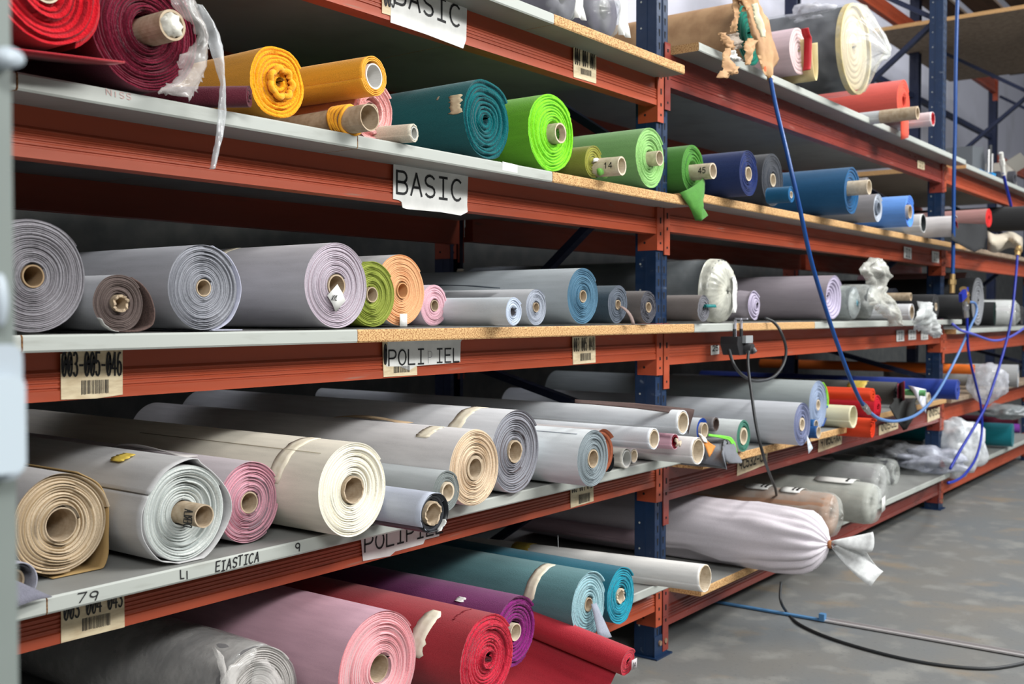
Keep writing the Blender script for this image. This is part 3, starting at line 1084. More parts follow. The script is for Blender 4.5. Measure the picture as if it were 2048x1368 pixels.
def roll(label, cx, cy, ry, shelf, Y=None, L=1.3, side=(170, 170, 172), ea=None, eb=None, n=12, core=.22, coreout=0.0,
         corelen=None, yaw=0.0, tilt=0.0, fuzz=0.0, group=None, cut=.6, name='fabric_roll', cat='fabric roll', rough=.8,
         coremat=None, wall=.13, ragged=0.0, wrinkle=0.0, dz=0.0, cdx=0.0, cdz=0.0, rs=1.0, sidemat=None, **kw):
    if Y is None:
        P, R = solve(cx, cy, ry, shelf)
    else:
        P = at(cx, cy, Y)
        R = ry / FPX * float((P - CAM) @ _F)
        if shelf is not None: P[2] = shelf + R
    R *= rs
    r = empty(name, (P[0], P[1], P[2] - R + dz + .0012), math.radians(yaw), math.radians(tilt))
    tag(r, label, cat, group)
    r['radius'] = R
    ea = ea or side
    eb = eb or tuple(int(c * .7) for c in ea)
    rc = R * core if core else R * .07
    big = R > .07
    mats = [sidemat or cloth(side, rough, fuzz, wrinkle=wrinkle), edge(ea, eb, cut, fuzz)]
    kw.setdefault('seed', int(cx * 7 + cy))
    kw.setdefault('NA', 96 if ry > 60 else (60 if ry > 30 else 40))
    kw.setdefault('gap', min(.0045, R * .045))
    BODY[r.name] = (R, warp_fn(kw.get('wob', .01), kw['seed'], R, kw.get('flat', 0.0)), (R - rc) / (n + 1), kw.get('seam', .6))
    roll_mesh(r, R, L, mats, n=n, rc=rc, **kw)
    if core:
        tube(r, rc, rc * (1 - wall), -coreout - .0015, corelen or min(L * .9, .6), R, coremat or M_CARD, ragged=ragged, seed=int(cx), dx=cdx, dz=cdz)
    return r, R


def tubular(label, cx, cy, ry, shelf, Y=None, L=1.3, side=(200, 200, 202), inner=None, turns=1.6, core=True, yaw=0, tilt=0, group=None,
            name='fabric_roll', cat='fabric roll', dz=0.0, gapf=.05, seed=3, th=.0016, corer=.8, rough=.6, fuzz=0, coremat=None, squash=1.0, coreout=.001):
    """few turns of sheet wound on a tube or on nothing, seen open at the end"""
    if Y is None:
        P, R = solve(cx, cy, ry, shelf)
    else:
        P = at(cx, cy, Y)
        R = ry / FPX * float((P - CAM) @ _F)
        if shelf is not None: P[2] = shelf + R
    r = empty(name, (P[0], P[1], P[2] - R + dz + .0012), math.radians(yaw), math.radians(tilt))
    tag(r, label, cat, group)
    rs = np.random.RandomState(seed)
    a0 = rs.uniform(0, 360)
    m = int(turns * 36)
    rows = []
    pts = []
    for i in range(m + 1):
        a = math.radians(a0 + i * 10)
        rr = R * (1 - gapf * i / 36) * (1 + .012 * math.sin(2 * a + seed)) - th / 2
        pts.append((rr * math.cos(a), R + rr * math.sin(a) * squash - (1 - squash) * R))
    for yy in (0, .01, L * .5, L):
        rows.append([(x, yy + (rs.uniform(-1, 1) * .001 if yy == 0 else 0), z) for x, z in pts])
    c = cloth(side, rough, fuzz)
    ob = sheet('fabric_body', rows, th, c, r)
    if core:
        tube(r, R * corer, R * corer - .0035, -coreout, min(L, .9), R - (R * (1 - corer) * .5 if not squash == 1 else 0), coremat or M_CARDP, dz=-R * (1 - gapf * turns - corer) * .5)
    return r, R


g4, g3, g2, g1, g5 = ('rolls on the second highest level', 'rolls on the eye level shelf', 'rolls on the second lowest level',
                      'rolls on the lowest level', 'rolls on the top level')
CORE_IN = plain('cardboard_inside', (150, 126, 96), .9)

# ---- second highest level, left bay
z4 = T[1, 4]
red_, R_ = roll('bright red felt roll cut by the top left corner', 92, -18, 128, z4, Y=-.20, L=1.2, side=(150, 16, 30), ea=(206, 18, 34), eb=(110, 6, 18), n=6,
                core=.24, fuzz=1, wob=.03, gap=.008, dy=.012, group=g4, dz=.024, coremat=M_CARDP, fray=.0008, seam=-1.0)
sheet('hanging_end', [[(-R_ * .9 + .25 * t + .02 * math.sin(q * 3), -.012 - .0 * q + q * .22, -.012 + .03 * q + .02 * t) for q in (0, .35, .7, 1)] for t in (0, .3, .6, 1)], .004,
      cloth((150, 16, 30), .9, 1), red_)
r, R = roll('big maroon felt roll in torn plastic with a jutting pale tube', 290, 58, 126, z4, Y=-.13, L=1.2, side=(106, 28, 52), ea=(118, 22, 48), eb=(70, 8, 26), n=15,
            core=.24, coreout=.075, fuzz=1, wob=.016, gap=.008, dy=.006, cone=-.012, group=g4, fray=.0008, corelen=.5, wall=.16, cdx=.01)
MAROON, MR = r, R
r, R = roll('fat golden yellow felt roll with a rosette shaped centre', 558, 168, 76, z4, L=.9, side=(214, 150, 34), ea=(246, 172, 30), eb=(206, 126, 8), n=7,
            core=0, fuzz=1, wob=.03, gap=.008, dy=.006, fray=.0008, group=g4)
# rosette folds in the centre
for k in range(7):
    a = k * 2 * PI / 7
    P = [(R * .30 * math.cos(a + q) * (1 + .30 * math.cos(q * 3.4)), -.010 + .012 * abs(q), R + R * .30 * math.sin(a + q) * (1 + .3 * math.cos(q * 3.4))) for q in np.linspace(-.42, .42, 9)]
    V, F = tube_geo(P, R * .085, 8)
    mk('folded_centre', V, F, cloth((240, 166, 28), .9, 1), r)
YEL = (236, 164, 38)
r, R = tubular('golden yellow felt rolled round a white tube, lying on top of the kraft tube', 748, 152, 41, None, Y=-.14, L=.75, side=YEL, turns=3.4, gapf=.09,
               fuzz=1, th=.0026, coremat=plain('white_tube', (214, 212, 208), .6), corer=.62, yaw=5, group=g4)
R0 = R
r, R = tubular('kraft cardboard tube with loose yellow felt wound behind its mouth', 722, 217, 27, z4, Y=-.15, L=.8, side=YEL, turns=.1, core=False, group=g4)
bpy.data.objects.remove(r.children[0])
tube(r, R, R * .9, -.03, .75, R, M_CARD, name='tube_body', ragged=.001)
for k in range(5):
    P = [((R + .004 + .002 * k) * math.cos(a), .035 + k * .009 + .006 * math.sin(a * 2 + k), R + (R + .003) * math.sin(a) * .99) for a in np.linspace(0, 2 * PI, 30)]
    V, F = tube_geo(P, .0045, 6); mk('yellow_winding', V, F, cloth(YEL, .9, 1), r)
roll('dusty pink felt roll behind the kraft tube', 745, 210, 62, z4, Y=-.06, L=1.1, side=(214, 152, 148), ea=(240, 180, 176), eb=(206, 140, 138), n=9,
     core=.25, coremat=M_CARDP, fuzz=1, wob=.025, dy=.008, cone=.01, group=g4, fray=.0006)
roll('small maroon felt roll squashed flat under the yellow roll', 500, 200, 24, z4, Y=-.165, L=.5, side=(92, 20, 40), ea=(84, 14, 32), eb=(40, 4, 12), n=3, core=0,
     fuzz=1, wob=.05, flat=.1, group=g4, yaw=34)
r, R = tubular('small cream knitted tube roll beside the pink one', 828, 273, 19, z4, Y=-.15, L=.3, side=(196, 188, 170), turns=2.6, gapf=.07, th=.003, fuzz=1,
               coremat=plain('grey_tube', (176, 176, 170), .7), corer=.72, group=g4, yaw=14)
r, R = roll('large dark teal felt roll with a scrap of tape', 974, 242, 83, z4, L=1.3, side=(0, 90, 94), ea=(0, 98, 102), eb=(0, 50, 58), n=8,
            core=0, fuzz=1, wob=.028, gap=.010, dy=.007, cone=.008, group=g4, fray=.0006, cut=.62)
patch(r, R, 148, 178, .012, .055, M_YPAPER, seed=5, ragged=.008, skew=-.01)
patch(r, R, 146, 152, .1, .103, M_CARD, 'thread_end')
roll('bright lime green felt roll with a pale tube end', 1103, 268, 81, z4, L=1.2, side=(104, 176, 30), ea=(138, 222, 42), eb=(80, 168, 16), n=9,
     core=.25, coreout=.028, coremat=M_CARDP, fuzz=1, wob=.018, gap=.007, dy=.006, cone=-.008, group=g4, fray=.0008, wall=.16, cdx=.008)
r, R = roll('small olive green roll with a white tag in its centre', 1187, 328, 35, z4, Y=-.10, L=.5, side=(134, 134, 52), ea=(150, 150, 60), eb=(96, 96, 26), n=6,
            core=0, wob=.03, fuzz=1, gap=.006, group=g4)
sheet('paper_tag', [[(-.02 + .05 * t, -.012 - .004 * math.sin(t * 5), R + .01 - .012 * q + .004 * math.sin(t * 4)) for q in (0, 1)] for t in np.linspace(0, 1, 7)], .0006, M_PAPER, r)
writing('12', (-.002, -.0175, R - .001), (.018, 0, 0), (0, 0, .008), (0, -1, 0), r, th=.12)
r, R = tubular('pale cardboard tube marked 14 between the green rolls', 1244, 331, 19, z4, Y=-.19, L=.5, side=(150, 214, 110), turns=1.2, core=False, group=g4, yaw=4, dz=.012, name='cardboard_tube', cat='cardboard tube')
bpy.data.objects.remove(r.children[0])
tube(r, R, R * .82, 0, .4, R, M_CARDP, name='tube_body')
writing('14', (-R * 1.02, .050, R * .72), (0, -.030, 0), (.0, 0, R * .6), (-1, 0, 0), r, th=.14)
b = mk('cloth_remnant', *tube_geo(spline([(-.03, .07, .012), (-.01, .06, .02), (.01, .065, .014), (.03, .08, .01)], 6), .013, 8), cloth((140, 214, 104), .9, 1), r)
r, R = roll('pale apple green felt roll with jutting tube end beside the first upright', 1298, 318, 62, z4, L=1.3, side=(122, 168, 104), ea=(150, 198, 122), eb=(112, 164, 88), n=8,
            core=.24, coreout=.035, coremat=M_CARDP, fuzz=1, wob=.03, dy=.008, cone=-.01, group=g4, fray=.0008, cdx=.012)
# ---- second highest level, second bay
z4b = T[2, 4]
r, R = roll('grass green felt roll with a hanging flap and a tube marked 45', 1386, 334, 52, z4b, Y=-.055, L=1.1, rs=.95, side=(74, 134, 50), ea=(84, 150, 58), eb=(46, 104, 30), n=9,
            core=.32, coreout=.085, coremat=M_CARDP, fuzz=1, wob=.02, gap=.009, dy=.006, cone=.005, group=g4, wall=.18, cdz=-.012)
writing('45', (-R * .33, -.040, R * 1.0 - .012 - R * .1), (0, -.030, 0), (0, 0, R * .22), (-1, 0, 0), r, th=.15)
gf = cloth((68, 128, 44), .9, 1)
pxs('hanging_flap', [(1360, 386, -.13), (1372, 402, -.135), (1384, 424, -.14), (1391, 441, -.14)], [(1407, 352, -.09), (1408, 385, -.13), (1403, 412, -.15), (1398, 442, -.15)], gf, r, 16, 8, .004, .004, 3, jag=.001, bulge=.02)
pxs('flap_underside', [(1402, 414, -.15), (1400, 428, -.15), (1397, 441, -.15)], [(1405, 415, -.14), (1417, 431, -.15), (1402, 441, -.15)], gf, r, 8, 5, .002, .003, 4, jag=.001)
roll('navy blue felt roll beside a charcoal one', 1497, 333, 47, z4b, Y=-.2, L=1.2, side=(20, 40, 92), ea=(22, 44, 104), eb=(8, 18, 52), n=9, core=.3, coremat=M_CARDP, fuzz=1,
     wob=.02, gap=.008, group=g4)
roll('charcoal felt roll beside the navy blue one', 1546, 335, 54, z4b, Y=-.12, L=1.2, side=(62, 64, 70), ea=(58, 62, 70), eb=(34, 36, 42), n=11, core=.24, coremat=M_CARDP, fuzz=1,
     wob=.012, group=g4)
roll('small bright blue roll with a tiny tube behind the hanging hose', 1582, 392, 17, z4b, Y=-.25, L=.1, side=(0, 84, 124), ea=(10, 98, 148), eb=(0, 60, 104), n=4, core=.4,
     coremat=M_CARDP, fuzz=1, group=g4)
r, R = roll('big petrol blue felt roll with a frayed end and jutting tube', 1704, 386, 49, z4b, Y=-.25, L=1.3, side=(14, 78, 120), ea=(18, 88, 136), eb=(10, 54, 92), n=5,
            core=.30, coreout=.08, coremat=M_CARDP, fuzz=1, wob=.02, cone=.02, group=g4, cdz=.015)
roll('small grey roll behind the petrol blue roll tube', 1735, 372, 17, None, Y=.02, L=.6, side=(149, 146, 149), n=4, core=.3, group=g4)
roll('grey soft plastic sheet roll with a ringed open end', 1757, 405, 30, z4b, Y=-.22, L=.9, side=(142, 140, 143), ea=(176, 182, 192), eb=(112, 122, 136), n=4, core=.42, wob=.03,
     coremat=plain('dull_grey_tube', (120, 128, 140), .7), group=g4, cone=.02, rough=.4)
roll('light cornflower blue felt roll with a brown tube core', 1820, 416, 33, z4b, Y=-.25, L=1.0, side=(96, 148, 222), ea=(86, 146, 232), eb=(52, 104, 200), n=4, core=.42, fuzz=1,
     group=g4, cone=.03, wob=.03)
roll('pale grey blue roll half hidden behind the white tubes', 1848, 413, 20, z4b, Y=-.02, L=.8, side=(138, 152, 168), ea=(150, 166, 184), eb=(100, 116, 134), n=5, core=.3, group=g4, dz=.015)
DKG = plain('dark_lining', (44, 50, 52), .8)
for lb, cx, cy, ry, Y in (('off white sheet roll with a black lining, left of a similar tube', 1847, 441, 19, -.22),
                          ('slim off white tube roll with a dark mouth next to the far upright', 1891, 445, 14, -.22)):
    r, R = tubular(lb, cx, cy, ry, z4b, Y=Y, L=1.1, side=(206, 206, 204), turns=1.2, gapf=.05, core=True, corer=.88, coremat=DKG, group=g4)
r, R = tubular('off white sheet roll with a wine red lining folded into a V', 1912, 455, 20, z4b, Y=-.3, L=1.0, side=(204, 200, 200), turns=.72, gapf=-.12, core=True, corer=.7,
               coremat=plain('wine_lining', (138, 42, 56), .8), group=g4, seed=12)
# ---- far bay, same level
z4c = T[3, 4]
roll('pinkish roll with a bright red end in the far right bay', 1978, 437, 20, None, Y=-.2, L=1.2, side=(172, 130, 126), ea=(206, 50, 48), eb=(170, 30, 34), n=5, core=0, group=g4, yaw=-6)
roll('thick black fabric roll at the right edge of the photo', 2056, 438, 27, None, Y=-.15, L=1.6, side=(22, 23, 25), ea=(24, 24, 26), eb=(14, 14, 16), n=4, core=0, fuzz=1, group=g4, yaw=8)
rows = [[tuple(at(1905 + 66 * q + 3 * math.sin(t * 5), 446 + 3 * q + (56 - 8 * abs(q - .7) * 4) * t, -.28 - .12 * t + .03 * math.sin(q * 6))) for q in np.linspace(0, 1, 8)] for t in np.linspace(0, 1, 7)]
o = sheet('draped_fabric', rows, .004, cloth((26, 27, 29), .95)); tag(o, 'charcoal fabric piece hanging over the beam beyond the far upright', 'fabric')
rows = [[tuple(at(1975 + 70 * q, 462 + 10 * q + (38 - 10 * q) * t + 5 * math.sin(q * 7), -.25 - .1 * math.sin(t * 3) - .05 * math.sin(q * 9))) for q in np.linspace(0, 1, 12)] for t in np.linspace(0, 1, 7)]
o = sheet('draped_fabric', rows, .004, cloth((178, 168, 150), .7, 0)); tag(o, 'beige fabric bundle sagging under the black roll at the right edge', 'fabric')

# ---- eye level shelf, left bay
z3 = T[1, 3]
GREY = (170, 170, 182)
roll('largest grey melange roll with brown core beside the grey post', 66, 552, 116, z3, Y=-.085, L=1.3, side=(150, 148, 150), ea=(150, 148, 153), eb=(92, 86, 90), n=24, core=.20,
     wob=.008, gap=.006, dy=.004, group=g3, coremat=CORE_IN, fray=.0003, NA=110)
r, R = roll('brown backed roll with a sprung open outer turn and crumpled core', 237, 603, 59, z3, Y=-.09, L=1.2, side=(176, 178, 183), ea=(104, 92, 88), eb=(64, 54, 52), n=11, core=.30,
            wob=.02, ragged=.008, coreout=.012, group=g3, corelen=.1, coremat=M_CARD, wall=.3)
loose(r, R, 1.2, [(60, 1.02), (35, 1.12), (12, 1.26), (-10, 1.42), (-26, 1.50), (-36, 1.42), (-48, 1.25), (-62, 1.12), (-88, 1.0)], [plain('brown_felt', (96, 76, 70), .95, nscale=300, c2=(70, 56, 52))], .003)
patch(r, R, 210, 262, -.013, .0, M_PAPER, 'paper_liner')
r, R = roll('medium grey melange roll third from the post at eye level', 407, 572, 87, z3, Y=-.08, L=1.3, side=(172, 174, 181), ea=(158, 160, 167), eb=(98, 99, 106), n=18, core=.20,
            wob=.012, gap=.006, dy=.004, group=g3, fray=.0003)
loose(r, R, 1.25, [(75, 1.01), (45, 1.035), (15, 1.06), (-10, 1.07), (-40, 1.06), (-62, 1.03), (-80, 1.0), (-64, 1.14), (-55, 1.30), (-50, 1.5), (-47, 1.62)],
      cloth((172, 174, 190), .8), .002)
r, R = roll('lilac grey roll with a white handwritten tag on its end', 673, 574, 87, z3, Y=-.10, L=1.3, side=(190, 188, 193), ea=(196, 188, 198), eb=(140, 120, 130), n=17, core=.265,
            wob=.008, gap=.005, dy=.003, group=g3)
sheet('paper_tag', [[(-.036 + .033 * t + .027 * q, -.006 - .003 * math.sin(q * 3), R - .024 - .040 * q + .028 * t) for q in (0, .5, 1)] for t in (0, .5, 1)], .0006, M_PAPER, r)
writing('XYL', (-.028, -.0105, R - .034), (.018, 0, -.001), (.006, 0, .011), (0, -1, 0), r, th=.16, name='handwriting')
patch(r, R, 100, 150, .33, .37, M_TAPE, seed=2, skew=.05)
roll('moss green roll with a loose outer turn in front of the orange one', 744, 590, 67, z3, Y=-.02, L=.6, side=(134, 148, 44), ea=(150, 160, 76), eb=(100, 112, 38), n=14, core=.23, group=g3,
     wob=.012, dy=.006)
r, R = roll('orange edged roll behind the moss green one', 803, 582, 73, z3, Y=.065, L=1.3, side=(202, 200, 202), ea=(230, 176, 132), eb=(200, 144, 100), n=16, core=.22, group=g3, dy=.004,
            coremat=plain('orange_core', (204, 152, 104), .8), coreout=.004)
sheet('paper_tag', [[(-.02 + .03 * q, -.012, .0 + .036 * t + .002) for q in (0, 1)] for t in (0, 1)], .0006, M_PAPER, r)
r, R = roll('small rose pink edged roll next to the white tube roll', 869, 614, 42, z3, Y=.075, L=1.1, side=(214, 196, 206), ea=(222, 182, 192), eb=(196, 148, 162), n=12, core=.27, group=g3)
patch(r, R, 150, 190, .06, .0605, plain('seam_line', (120, 120, 130), .8), 'seam')
r, R = roll('small icy white roll with a crushed grey centre', 1027, 625, 30, z3, Y=-.16, L=.9, side=(198, 206, 212), ea=(196, 208, 226), eb=(120, 128, 144), n=4, core=.28, group=g3, wob=.03,
            coremat=plain('crushed_centre', (96, 94, 98), .9), ragged=.01)
r, R = roll('small pale grey blue roll with a tan core', 1072, 617, 37, z3, Y=-.05, L=1.1, side=(196, 198, 202), ea=(166, 172, 184), eb=(110, 116, 128), n=10, core=.26, group=g3)
sheet('dark_flap', [[(-.055 - .05 * t, .10 + .42 * q, R * 2 + .003 + .012 * math.sin(q * 3)) for q in (0, .25, .5, .75, 1)] for t in (0, 1)], .003, cloth((40, 48, 56), .9), r)
r, R = roll('denim blue edged roll with pale grey outside', 1166, 593, 58, z3, Y=-.09, L=1.35, side=(178, 186, 191), ea=(88, 122, 144), eb=(44, 80, 102), n=12, core=.21, group=g3, dy=.004,
            wob=.012, fray=.0003)
patch(r, R, 88, 96, .50, .53, M_TAPE, lift=.01)
r, R = roll('slate blue fleece roll with a brown tongue hanging from its core', 1236, 612, 40, z3, Y=-.1, L=.9, side=(54, 72, 84), ea=(92, 100, 112), eb=(48, 58, 70), n=6, core=.24, group=g3,
            fuzz=1, wob=.035, coremat=M_CARD)
sheet('brown_tongue', [[(-.004 + .02 * q + .055 * t, -.006 - .018 * t - .01 * math.sin(t * 3), R - .005 - (R - .004) * t ** 1.3) for q in (0, 1)] for t in np.linspace(0, 1, 7)], .003,
      cloth((134, 116, 110), .9), r)
roll('rough charcoal brown roll in front of the first upright', 1297, 621, 34, z3, Y=-.12, L=.9, side=(104, 98, 96), ea=(74, 74, 82), eb=(40, 42, 50), n=6, core=.30, group=g3, fuzz=1, wob=.04,
     fray=.001)
z3b = T[2, 3]
r, R = roll('dull brown roll with a teal scrap stuck in its end', 1408, 624, 29, z3b, Y=-.12, L=.9, side=(112, 104, 100), ea=(112, 112, 118), eb=(70, 72, 80), n=6, core=0, group=g3, fuzz=1,
            wob=.04, fray=.001)
sheet('teal_scrap', [[(.0 + .05 * t, -.004 - .018 * t + .006 * math.cos(q * 3), R + .006 + .012 * math.sin(q * PI)) for q in np.linspace(0, 1, 6)] for t in np.linspace(0, 1, 4)], .0015,
      cloth((14, 112, 112), .6), r)
WR, WRR = roll('large dark grey roll wrapped in clear plastic gathered at its end', 1444, 583, 64, z3b, Y=-.05, L=1.3, side=(88, 94, 98), ea=(116, 118, 120), eb=(60, 60, 60), n=5, core=.2,
               group=g3, coremat=M_CARDP)
r, R = roll('bundled lilac silver fabric roll, soft and creased', 1508, 610, 33, z3b, Y=-.05, L=.35, side=(166, 158, 167), ea=(182, 174, 194), eb=(120, 112, 134), n=4, core=0, group=g3,
            wob=.06, soft=.14, rough=.35, cone=-.02, gap=.008)
r, R = roll('long lilac satin roll with a swirled shiny end', 1670, 596, 47, z3b, Y=-.14, L=1.35, side=(158, 150, 158), ea=(186, 178, 200), eb=(122, 114, 138), n=6, core=0, group=g3,
            wob=.03, cone=.045, rough=.35, gap=.004, tilt=0)
FB, FBR = roll('grey roll in shiny film with a blue label at its end', 1708, 602, 35, z3b, Y=-.1, L=1.2, side=(150, 158, 159), ea=(170, 176, 178), eb=(110, 118, 120), n=4, core=0, group=g3)
sheet('blue_label', [[(.0 + .028 * t, -.012, FBR + .01 - .03 * q + .012 * (1 - t)) for q in (0, 1)] for t in (0, 1)], .0006, plain('blue_label', (84, 178, 206), .5), FB)
FG, FGR = roll('grey roll wrapped in cloudy film, the film end standing up', 1745, 602, 36, z3b, Y=.0, L=1.2, side=(118, 122, 123), ea=(130, 134, 134), eb=(90, 92, 92), n=4, core=0, group=g3)
r, R = tubular('white paper roll with a cardboard mouth under the plastic scraps', 1824, 617, 17, z3b, Y=-.22, L=.8, side=(206, 208, 211), turns=2.2, gapf=.06, corer=.75,
               coremat=M_CARD, group=g3)
r, R = tubular('short brown cardboard tube lying on the white paper roll', 1804, 594, 8, None, Y=-.12, L=.4, side=(180, 148, 110), turns=1, core=False, group=g3,
               name='cardboard_tube', cat='cardboard tube')
bpy.data.objects.remove(r.children[0]); tube(r, R, R * .8, -.05, .4, R, M_CARD, name='tube_body')
BK = (32, 33, 35)
roll('black fabric roll with pale core behind the hanging plastic scrap', 1872, 606, 26, z3b, Y=-.2, L=1.2, side=BK, ea=BK, eb=(16, 16, 18), n=5, core=.3, coremat=M_CARDP, group=g3, fuzz=1)
roll('black fabric roll poking past the far upright at eye level', 1931, 612, 25, z3b, Y=-.2, L=1.2, side=BK, ea=BK, eb=(16, 16, 18), n=5, core=.35, coremat=M_CARDP, group=g3, fuzz=1)
roll('dark navy roll at the back between plastic and the far upright', 1790, 578, 32, z3b, Y=.0, L=.9, side=(30, 34, 44), n=5, core=0, group=g3)
z3c = T[3, 3]
roll('big black roll with a silvery swirled face in the far right bay', 1956, 604, 52, z3c, Y=-.06, L=1.2, side=(38, 40, 42), ea=(150, 152, 156), eb=(70, 72, 76), n=7, core=0, group=g3, wob=.04)
roll('red and white striped film roll behind the silvery faced roll', 1935, 566, 22, None, Y=.3, L=.9, side=(190, 150, 156), ea=(170, 170, 176), n=4, core=0, group=g3)
roll('black roll beneath the silvery faced roll in the far right bay', 1990, 633, 26, z3c, Y=-.06, L=1.0, side=(28, 30, 32), ea=(18, 38, 34), eb=(12, 14, 14), n=4, core=0, group=g3, yaw=6)
WB, WBR = roll('white bale wrapped in clear plastic at the right edge', 2030, 634, 27, z3c, Y=-.10, L=.9, side=(206, 206, 207), ea=(190, 190, 196), n=4, core=0, group=g3, yaw=10)
roll('black roll with curved top behind the white bale', 2045, 600, 20, z3c, Y=-.05, L=1.0, side=(30, 30, 32), n=4, core=0, group=g3, fuzz=1)

# ------------------------------------------------------------------ second lowest level, left bay
z2 = T[1, 2]
r, R = roll('beige artificial leather roll with wavy loose turns beside the grey post', 122, 1050, 107, z2, L=1.35, side=(172, 170, 170), ea=(202, 184, 158), eb=(150, 126, 92), n=11, core=.32,
            wob=.030, gap=.009, dy=.008, group=g2, seam=.2, wall=.07, coremat=M_CARD, NA=130)
loose(r, R, 1.3, [(70, 1.0), (40, 1.02), (15, 1.0), (-5, .99), (-20, 1.04), (-38, 1.22), (-50, 1.30), (-60, 1.18), (-78, 1.03), (-100, 1.0)],
      [plain('tan_backing', (170, 140, 92), .9)], .0018)
r, R = roll('light grey roll with a sharp cornered outer turn and a tube marked DERLA', 372, 1028, 98, z2, L=1.35, side=(182, 182, 182), ea=(204, 208, 204), eb=(160, 168, 166), n=13, core=.235,
            coreout=.055, wob=.016, gap=.009, dy=.008, cone=.022, group=g2, wall=.11, cdx=.004, seam=.5, NA=130)
loose(r, R, 1.3, [(150, 1.02), (120, 1.04), (95, 1.08), (78, 1.12), (70, 1.05), (50, 1.0), (28, 1.03), (10, 1.10), (-6, 1.12), (-25, 1.06), (-50, 1.04), (-68, 1.06), (-85, 1.05), (-110, 1.0),
                  (-130, 1.06), (-160, 1.07), (-185, 1.06), (-208, 1.02)], cloth((182, 182, 182), .7), .0018, y0=-.004)
patch(r, R, 97, 118, .15, .20, M_YTAPE, seed=4, off=.013)
writing('DERLA', (-R * .21, -.022, R * .80), (.0, -.004, .036), (.002, -.024, 0), (-.9, 0, .3), r, mat=M_INK, th=.11, jit=.04, name='handwriting')
r, R = roll('rose pink edged roll with grey flecked layers', 498, 1006, 82, z2, L=1.35, side=(186, 178, 182), ea=(220, 158, 172), eb=(150, 128, 136), n=18, core=.265, wob=.010, gap=.006,
            dy=.006, group=g2, NA=110, coremat=M_CARD)
sheet('raised_edge', [[(-.02 - .04 * q, .16 + .30 * t, R * 2 + .002 + .018 * q * math.sin(PI * (1 - t) ** .7)) for q in np.linspace(0, 1, 5)] for t in np.linspace(0, 1, 9)], .0015,
      cloth((186, 182, 180), .7), r)
r, R = roll('brightest cream white artificial leather roll with tape strip', 708, 981, 96, z2, L=1.45, side=(226, 220, 204), ea=(246, 242, 228), eb=(214, 206, 184), n=15, core=.285, wob=.006,
            gap=.006, dy=.004, cone=.010, group=g2, NA=120, wall=.1, ragged=.003, rough=.5)
patch(r, R, 84, 172, .118, .165, M_TAPE, seed=9, skew=.012, ragged=.003)
patch(r, R, 126, 127, .04, .75, plain('seam_strip', (150, 140, 120), .8), 'seam', ragged=.0006)  # darker strip along the seam of the cream sheet
r, R = roll('small grey roll with a pale ringed core behind the black lined roll', 893, 984, 45, z2, L=1.3, rs=.94, side=(178, 184, 186), ea=(130, 136, 134), eb=(86, 92, 92), n=7, core=.46, wob=.01, group=g2,
            coremat=M_CARDP, wall=.22, coreout=.004)
r, R = roll('grey roll with a shiny black lining hanging over the board edge', 868, 1028, 40, z2, L=1.25, side=(172, 178, 184), ea=(60, 62, 66), eb=(22, 24, 28), n=2, core=.62, wob=.02, group=g2, cone=.03,
            coremat=M_CARD, wall=.16, ragged=.006, rs=.98)
loose(r, R, 1.2, [(100, 1.02), (60, 1.05), (30, 1.10), (0, 1.12), (-30, 1.10), (-60, 1.10), (-90, 1.02), (-130, 1.02), (-170, 1.01)], [plain('black_lining', (24, 26, 30), .35)], .003)
loose(r, R, 1.2, [(240, 1.03), (200, 1.03), (160, 1.03), (120, 1.03), (90, 1.05), (60, 1.09)], cloth((172, 178, 192), .6), .002, name='outer_sheet')
patch(r, R * .80, 290, 345, -.006, .01, M_PAPER, 'paper_liner', seed=8)
r, R = roll('beige edged roll with a thick cardboard core in the middle of the shelf', 950, 937, 78, z2, L=1.45, side=(214, 212, 212), ea=(228, 206, 178), eb=(170, 146, 120), n=15, core=.32, wob=.008,
            gap=.007, dy=.005, group=g2, wall=.24, NA=110)
patch(r, R, 92, 130, .10, .15, M_TAPE, seed=3, skew=.01)
sheet('curled_edge', [[(.01 + .05 * q, .28 + .30 * t, R * 2 - .004 + .014 * math.sin(PI * t) * math.sin(PI * (.3 + .7 * q))) for q in (0, .3, .6, 1)] for t in np.linspace(0, 1, 7)], .0015,
      plain('beige_underside', (176, 152, 122), .8), r)
r, R = roll('charcoal and white layered roll with a cracked brown core', 1031, 904, 84, z2, L=1.45, side=(214, 216, 219), ea=(150, 152, 160), eb=(86, 78, 80), n=13, core=.27, wob=.012, gap=.010,
            dy=.006, cone=.012, group=g2, wall=.14, ragged=.003, NA=110, coremat=M_CARD)
patch(r, R, 80, 150, .11, .16, M_TAPE, seed=12, skew=.015)
r, R = roll('pale grey roll with a slate edge and seam line near the first upright', 1186, 918, 58, z2, L=1.4, side=(216, 222, 225), ea=(140, 150, 154), eb=(88, 98, 104), n=13, core=.32, wob=.008, group=g2,
            wall=.14)
patch(r, R, 118, 119.5, .03, .6, plain('seam_strip2', (96, 104, 116), .8), 'seam', ragged=.0004)  # thin slate grey strip marking the seam line
r, R = roll('rust brown backed pale roll behind the slate edged one', 1205, 886, 50, z2, Y=-.19, L=1.3, side=(186, 180, 180), ea=(158, 92, 66), eb=(110, 58, 42), n=5, core=0, wob=.03, group=g2, cone=.03)
r, R = roll('black crumpled fabric roll peeking out behind the slate edged roll', 1219, 925, 22, z2, Y=-.16, L=.5, side=(26, 30, 34), n=4, core=0, wob=.06, group=g2, soft=.1)
tub = dict(group=g2, corer=.84)
r, R = tubular('long white tube roll lying on top, near the first upright', 1366, 845, 25, None, Y=-.32, L=1.75, side=(220, 224, 228), turns=2.2, gapf=.05, **tub)
